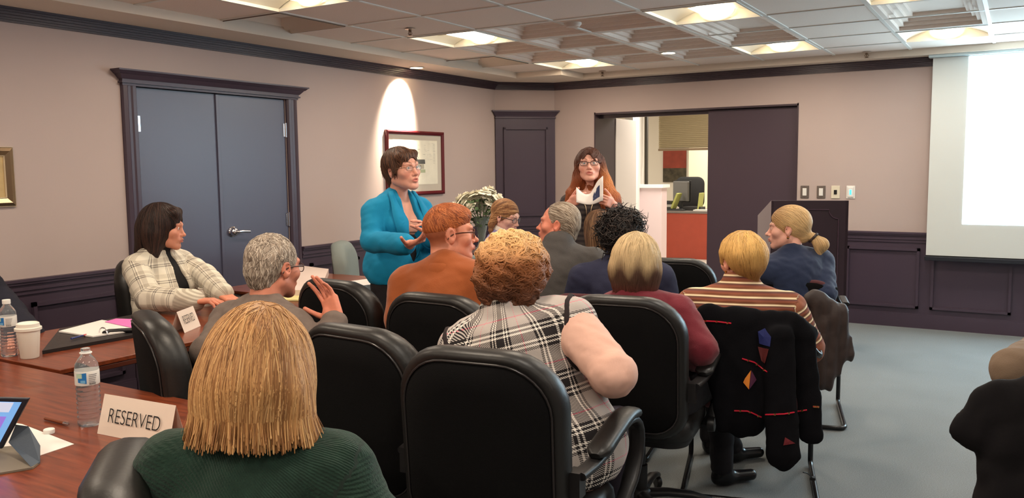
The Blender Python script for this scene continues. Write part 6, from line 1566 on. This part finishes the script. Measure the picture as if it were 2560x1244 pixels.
mb=MB().use(mat('gold',(220,180,110),.25,1)); p_=h.p(-.082,-.004,-.038); mb.lathe([(0,-.006),(.006,-.003),(.007,.002),(0,.006)],c=p_,n=12); mb.obj('earring',B.o,smooth=60)

# 14 ---- woman with the blonde ponytail
B=build_person('person','woman with a blonde ponytail in a navy sweater, seated in front of the lectern',(1972,512,4.75),A(1975)+34,A(1975)+86,-2,0,hs=1.06,g=1.22,sw=.19,lean=.04,side=-.05,res=.0045,skin=(226,168,148),lips=(186,96,90),brow=(130,100,70),fat=.003,nose=1.2,
  arms=dict(R=(spot(2062,735,4.62),spot(2015,765,4.9)),L=(spot(1905,720,4.9),spot(1900,740,5.1))))
garment(B,'navy_sweater',cloth('navy_knit',(26,38,66),.9,sheen=.15),off=.020,res=.009,wr=.006,neck=(.035,.35),sleeve=(.048,.044,.036))
h=B.h
s=hs_(h,[('e',(0,-.016,.040),(.084,.106,.090)),('c',(0,-.05,.0),(0,-.07,-.04),.058,.036,.03),('c',(0,-.085,-.02),(0,-.122,-.045),.022,.020,.015),('c',(0,-.128,-.048),(.0,-.165,-.085),.022,.036,.012),('c',(.0,-.165,-.085),(.0,-.150,-.135),.036,.014,.015)],ears=.022,facecut=((0,.122,-.035),(.070,.085,.110)),cheek=((0,.085,-.05),(.11,.060,.082)))
def bl(P,t,r):
    q=h.loc(P); a,b=lc((206,170,120)),lc((168,126,80)); f=np.clip((q[:,1]+.02)/.1,0,1)[:,None]; return b*f+a*(1-f)
def fl14(P):
    q=h.loc(P); v=np.array([0,-.11,-.035])-q; beyond=q[:,1]<-.105; v=v/np.linalg.norm(v,axis=1,keepdims=True); v[beyond]=np.array([0,-.35,-1]); return v@h.M.T
hair_obj(h,B.o,s,.005,(186,150,100),bl,n=1200,steps=14,step=.011,lift=.0008,rad=.0017,region=lambda q:(q[:,2]>-.13),flow=fl14,seed=17,jit=.10,basecol=lambda V:bl(V,0,0)*.8)  # base toned down as painted shade behind the strands
mb=MB().use(mat('scrunchie',(60,46,40),.6)); c_=h.p(0,-.126,-.047); a1_=h.d(1,0,0); a2_=nz(np.cross(h.d(0,-.7,-.7),a1_))
mb.sweep([c_+(a1_*math.cos(a)+a2_*math.sin(a))*(.026+.003*math.sin(7*a)) for a in np.linspace(0,2*PI,28,endpoint=False)],.008,n=7,closed=True); mb.obj('scrunchie',B.o,smooth=70)
mb=MB().use(mat('gold',(220,180,110),.25,1)); p_=h.p(-.084,-.004,-.040); mb.lathe([(0,-.007),(.007,-.003),(.009,.002),(0,.007)],c=p_,n=12); mb.obj('earring',B.o,smooth=60)

# 15 ---- elbow at the right edge
B=build_person('person','person in a tan-grey shirt at the right edge, only the bent elbow showing',(2830,600,2.62),A(2700)+10,A(2700),0,0,hs=1.03,male=True,g=1.15,sw=.20,lean=.02,res=.009,skin=(214,156,132),
  arms=dict(L=(spot(2538,925,2.34),spot(2700,950,2.45)),R=(spot(2900,900,2.6),spot(2850,950,2.8))))
garment(B,'shirt',cloth('tan_shirt',(116,96,78)),off=.018,res=.009,wr=.005,sleeve=(.048,.042,.036),frac=1.0)
h=B.h; s=hs_(h,[('e',(0,-.015,.036),(.0800,.0995,.0900)),('c',(0,-.05,-.02),(0,-.045,-.055),.062,.050,.02)],ears=.026,low=-.078); hair_obj(h,B.o,s,.008,(90,70,56),[(90,70,56)],n=0)
# 16 ---- navy sleeve at the left edge
B=build_person('person','person in a dark navy jacket at the left edge behind the capped water bottle',(-95,520,3.75),A(0)-110,A(0)-100,0,0,hs=1.03,male=True,g=1.2,sw=.20,lean=.0,res=.009,skin=(214,156,132),
  arms=dict(L=(spot(60,840,3.80),spot(10,850,3.6)),R=(spot(-190,850,3.7),spot(-120,850,3.5))))
garment(B,'navy_jacket',cloth('navy_dark',(26,26,40)),off=.026,res=.010,wr=.005,sleeve=(.060,.054,.046),frac=1.0)
h=B.h; s=hs_(h,[('e',(0,-.015,.036),(.0800,.0995,.0900)),('c',(0,-.05,-.02),(0,-.045,-.055),.062,.050,.02)],ears=.026,low=-.078); hair_obj(h,B.o,s,.008,(70,56,46),[(90,70,56)],n=0)
# ================================================================== COATS OVER CHAIRS
def coat(name,label,caps,D0,m_,flat=.38,res=.008,wr=.006,fold=(55,.006),cat='coat'):
    c0=spot(*caps[0][0]); loc=np.array([c0[0],c0[1],0]); s=S(); vd=nz([_fw[0],_fw[1],0]); lat=np.array([vd[1],-vd[0],0])
    for a,b,ra,rb in caps: s.cap(spot(*a)-loc,spot(*b)-loc,ra,rb,.045,flat=(vd,flat))
    s.disp=lambda p:wr*fbm(p,7,21)+fold[1]*np.sin((p@lat)*fold[0]*2+1.5*np.sin(p[:,2]*6))*np.clip((.85-p[:,2])*5,0,1)
    V,F_=polygonize(s,s.lo-.02,s.hi+.02,res,2); o=meshobj(name,[(V,F_,m_,None,None)]); o.location=loc; tag(o,label,cat); return o,s,loc
velv=mat('black_velvet',(11,10,14),.9,bump=(200,.15),spec=.15)
d=3.40
o,s,loc=coat('patchwork_coat','black velvet coat with red braid and coloured patches hanging over a guest chair',
 [((1765,795,d),(1965,818,d),.050,.060),((1775,800,d),(1822,1050,d),.052,.055),((1850,820,d),(1868,1045,d),.085,.080),((1930,830,d),(1925,1000,d),.07,.06),
  ((1950,850,d-.04),(1958,1135,d-.06),.060,.068),((2010,850,d),(2028,1085,d),.052,.045),((1975,815,d),(2022,835,d+.02),.05,.035)],d,velv,flat=.42,fold=(38,.004))
def trim(pts,m_,r,name,gold=True):
    P=np.array([hit(s,loc,x,y,.002) for x,y in resample(np.array(pts,float),10)]); mb=MB().use(m_); mb.sweep(P,(r*1.1,r*.8),n=6); t=mb.obj(name,o,smooth=60)
    if gold:
        mb=MB().use(mat('gold',(220,180,110),.25,1)); 
        for k in (2,5,8): mb.box(P[k],(.008,.008,.008))
        mb.obj('gold_bead',t)
redb=mat('red_braid',(190,24,50),.45)
for pts in ([(1745,801),(1790,803),(1828,808)],[(1855,896),(1885,905),(1918,929)],[(1835,1026),(1870,1027),(1903,1042)],[(1914,1036),(1960,1034),(2017,1024)],[(2032,1015),(2046,1016)]): trim(pts,redb,.0038,'red_braid')
def patch(pix,col,name):
    P=[hit(s,loc,x,y,.004) for x,y in pix]; mb=MB().use(mat('patch_%d_%d'%(col[0],col[2]),col,.7)); c=sum(P)/len(P); n=len(P)
    mid=[hit(s,loc,(pix[i][0]+pix[(i+1)%n][0])/2,(pix[i][1]+pix[(i+1)%n][1])/2,.004) for i in range(n)]; cx_=sum(q[0] for q in pix)/n; cy_=sum(q[1] for q in pix)/n
    v=[hit(s,loc,cx_,cy_,.005)]; 
    for i in range(n): v+= [P[i],mid[i]]
    mb.add(v,[(0,1+i,1+(i+1)%(2*n)) for i in range(2*n)]); mb.obj(name,o,solid=.002)
patch([(1894,828),(1912,820),(1928,842),(1925,866),(1898,858)],(24,34,96),'cloth_patch'); patch([(1894,866),(1922,872),(1914,908),(1903,900)],(96,34,34),'cloth_patch')
patch([(1876,925),(1862,945),(1858,955),(1871,972)],(222,130,40),'cloth_patch'); patch([(1877,925),(1890,948),(1872,972)],(74,26,56),'cloth_patch'); patch([(1962,1092),(1986,1107),(1958,1112)],(104,22,30),'cloth_patch')
mb=MB().use(mat('cord_black',(20,20,22),.6)); a=spot(2008,1180,3.5)-loc; b_=spot(2032,1196,3.6)-loc; b_[2]=max(b_[2],.006); mb.sweep(smoothpath([a,(a+b_)/2+np.array([0,0,.01]),b_],8),.0025,n=6); mb.box(b_,(.022,.012,.012)); mb.box(b_+np.array([.0,.012,.0]),(.010,.022,.010)); mb.obj('drawcord',o,smooth=60)
brn=mat('brown_jacket',(52,40,37),.5,bump=(60,.3)); d=4.30
coat('brown_jacket','shiny dark brown jacket slung over the side of the burgundy guest chair',
 [((2035,745,d),(2085,790,d),.045,.065),((2085,790,d),(2112,885,d),.065,.045),((2050,760,d),(2062,955,d),.048,.045),((2085,800,d),(2078,930,d),.055,.04)],d,brn,flat=.5,fold=(60,.007),wr=.007,cat='jacket')
dk_=mat('dark_jacket_shell',(18,15,17),.8,spec=.2,bump=(50,.2)); d=2.14
coat('dark_coat','dark coat draped over the chair back at the right edge, hood sticking out',
 [((2470,1010,d),(2600,1015,d),.036,.045),((2450,1005,d),(2400,1075,d),.028,.026),((2500,1020,d),(2440,1085,d),.05,.036),((2540,1050,d),(2555,1420,d),.095,.12),((2620,1030,d),(2660,1400,d),.10,.12)],d,dk_,flat=.5,fold=(25,.006),wr=.010)
# ================================================================== WORLD, RENDER SETTINGS
sc=bpy.context.scene
w=bpy.data.worlds.new('world'); sc.world=w; w.use_nodes=True; bg=w.node_tree.nodes['Background']; bg.inputs[0].default_value=(.9,.85,.8,1); bg.inputs[1].default_value=.25
sc.view_settings.view_transform='Standard'; sc.view_settings.look='None'; sc.view_settings.exposure=0; sc.view_settings.gamma=1
sc.view_settings.use_curve_mapping=False

sc.cycles.use_denoising=True; sc.cycles.max_bounces=6; sc.cycles.diffuse_bounces=4; sc.cycles.glossy_bounces=3; sc.cycles.transmission_bounces=8; sc.cycles.sample_clamp_indirect=6
sc.cycles.use_light_tree=True; sc.cycles.use_adaptive_sampling=True; sc.cycles.adaptive_threshold=.025
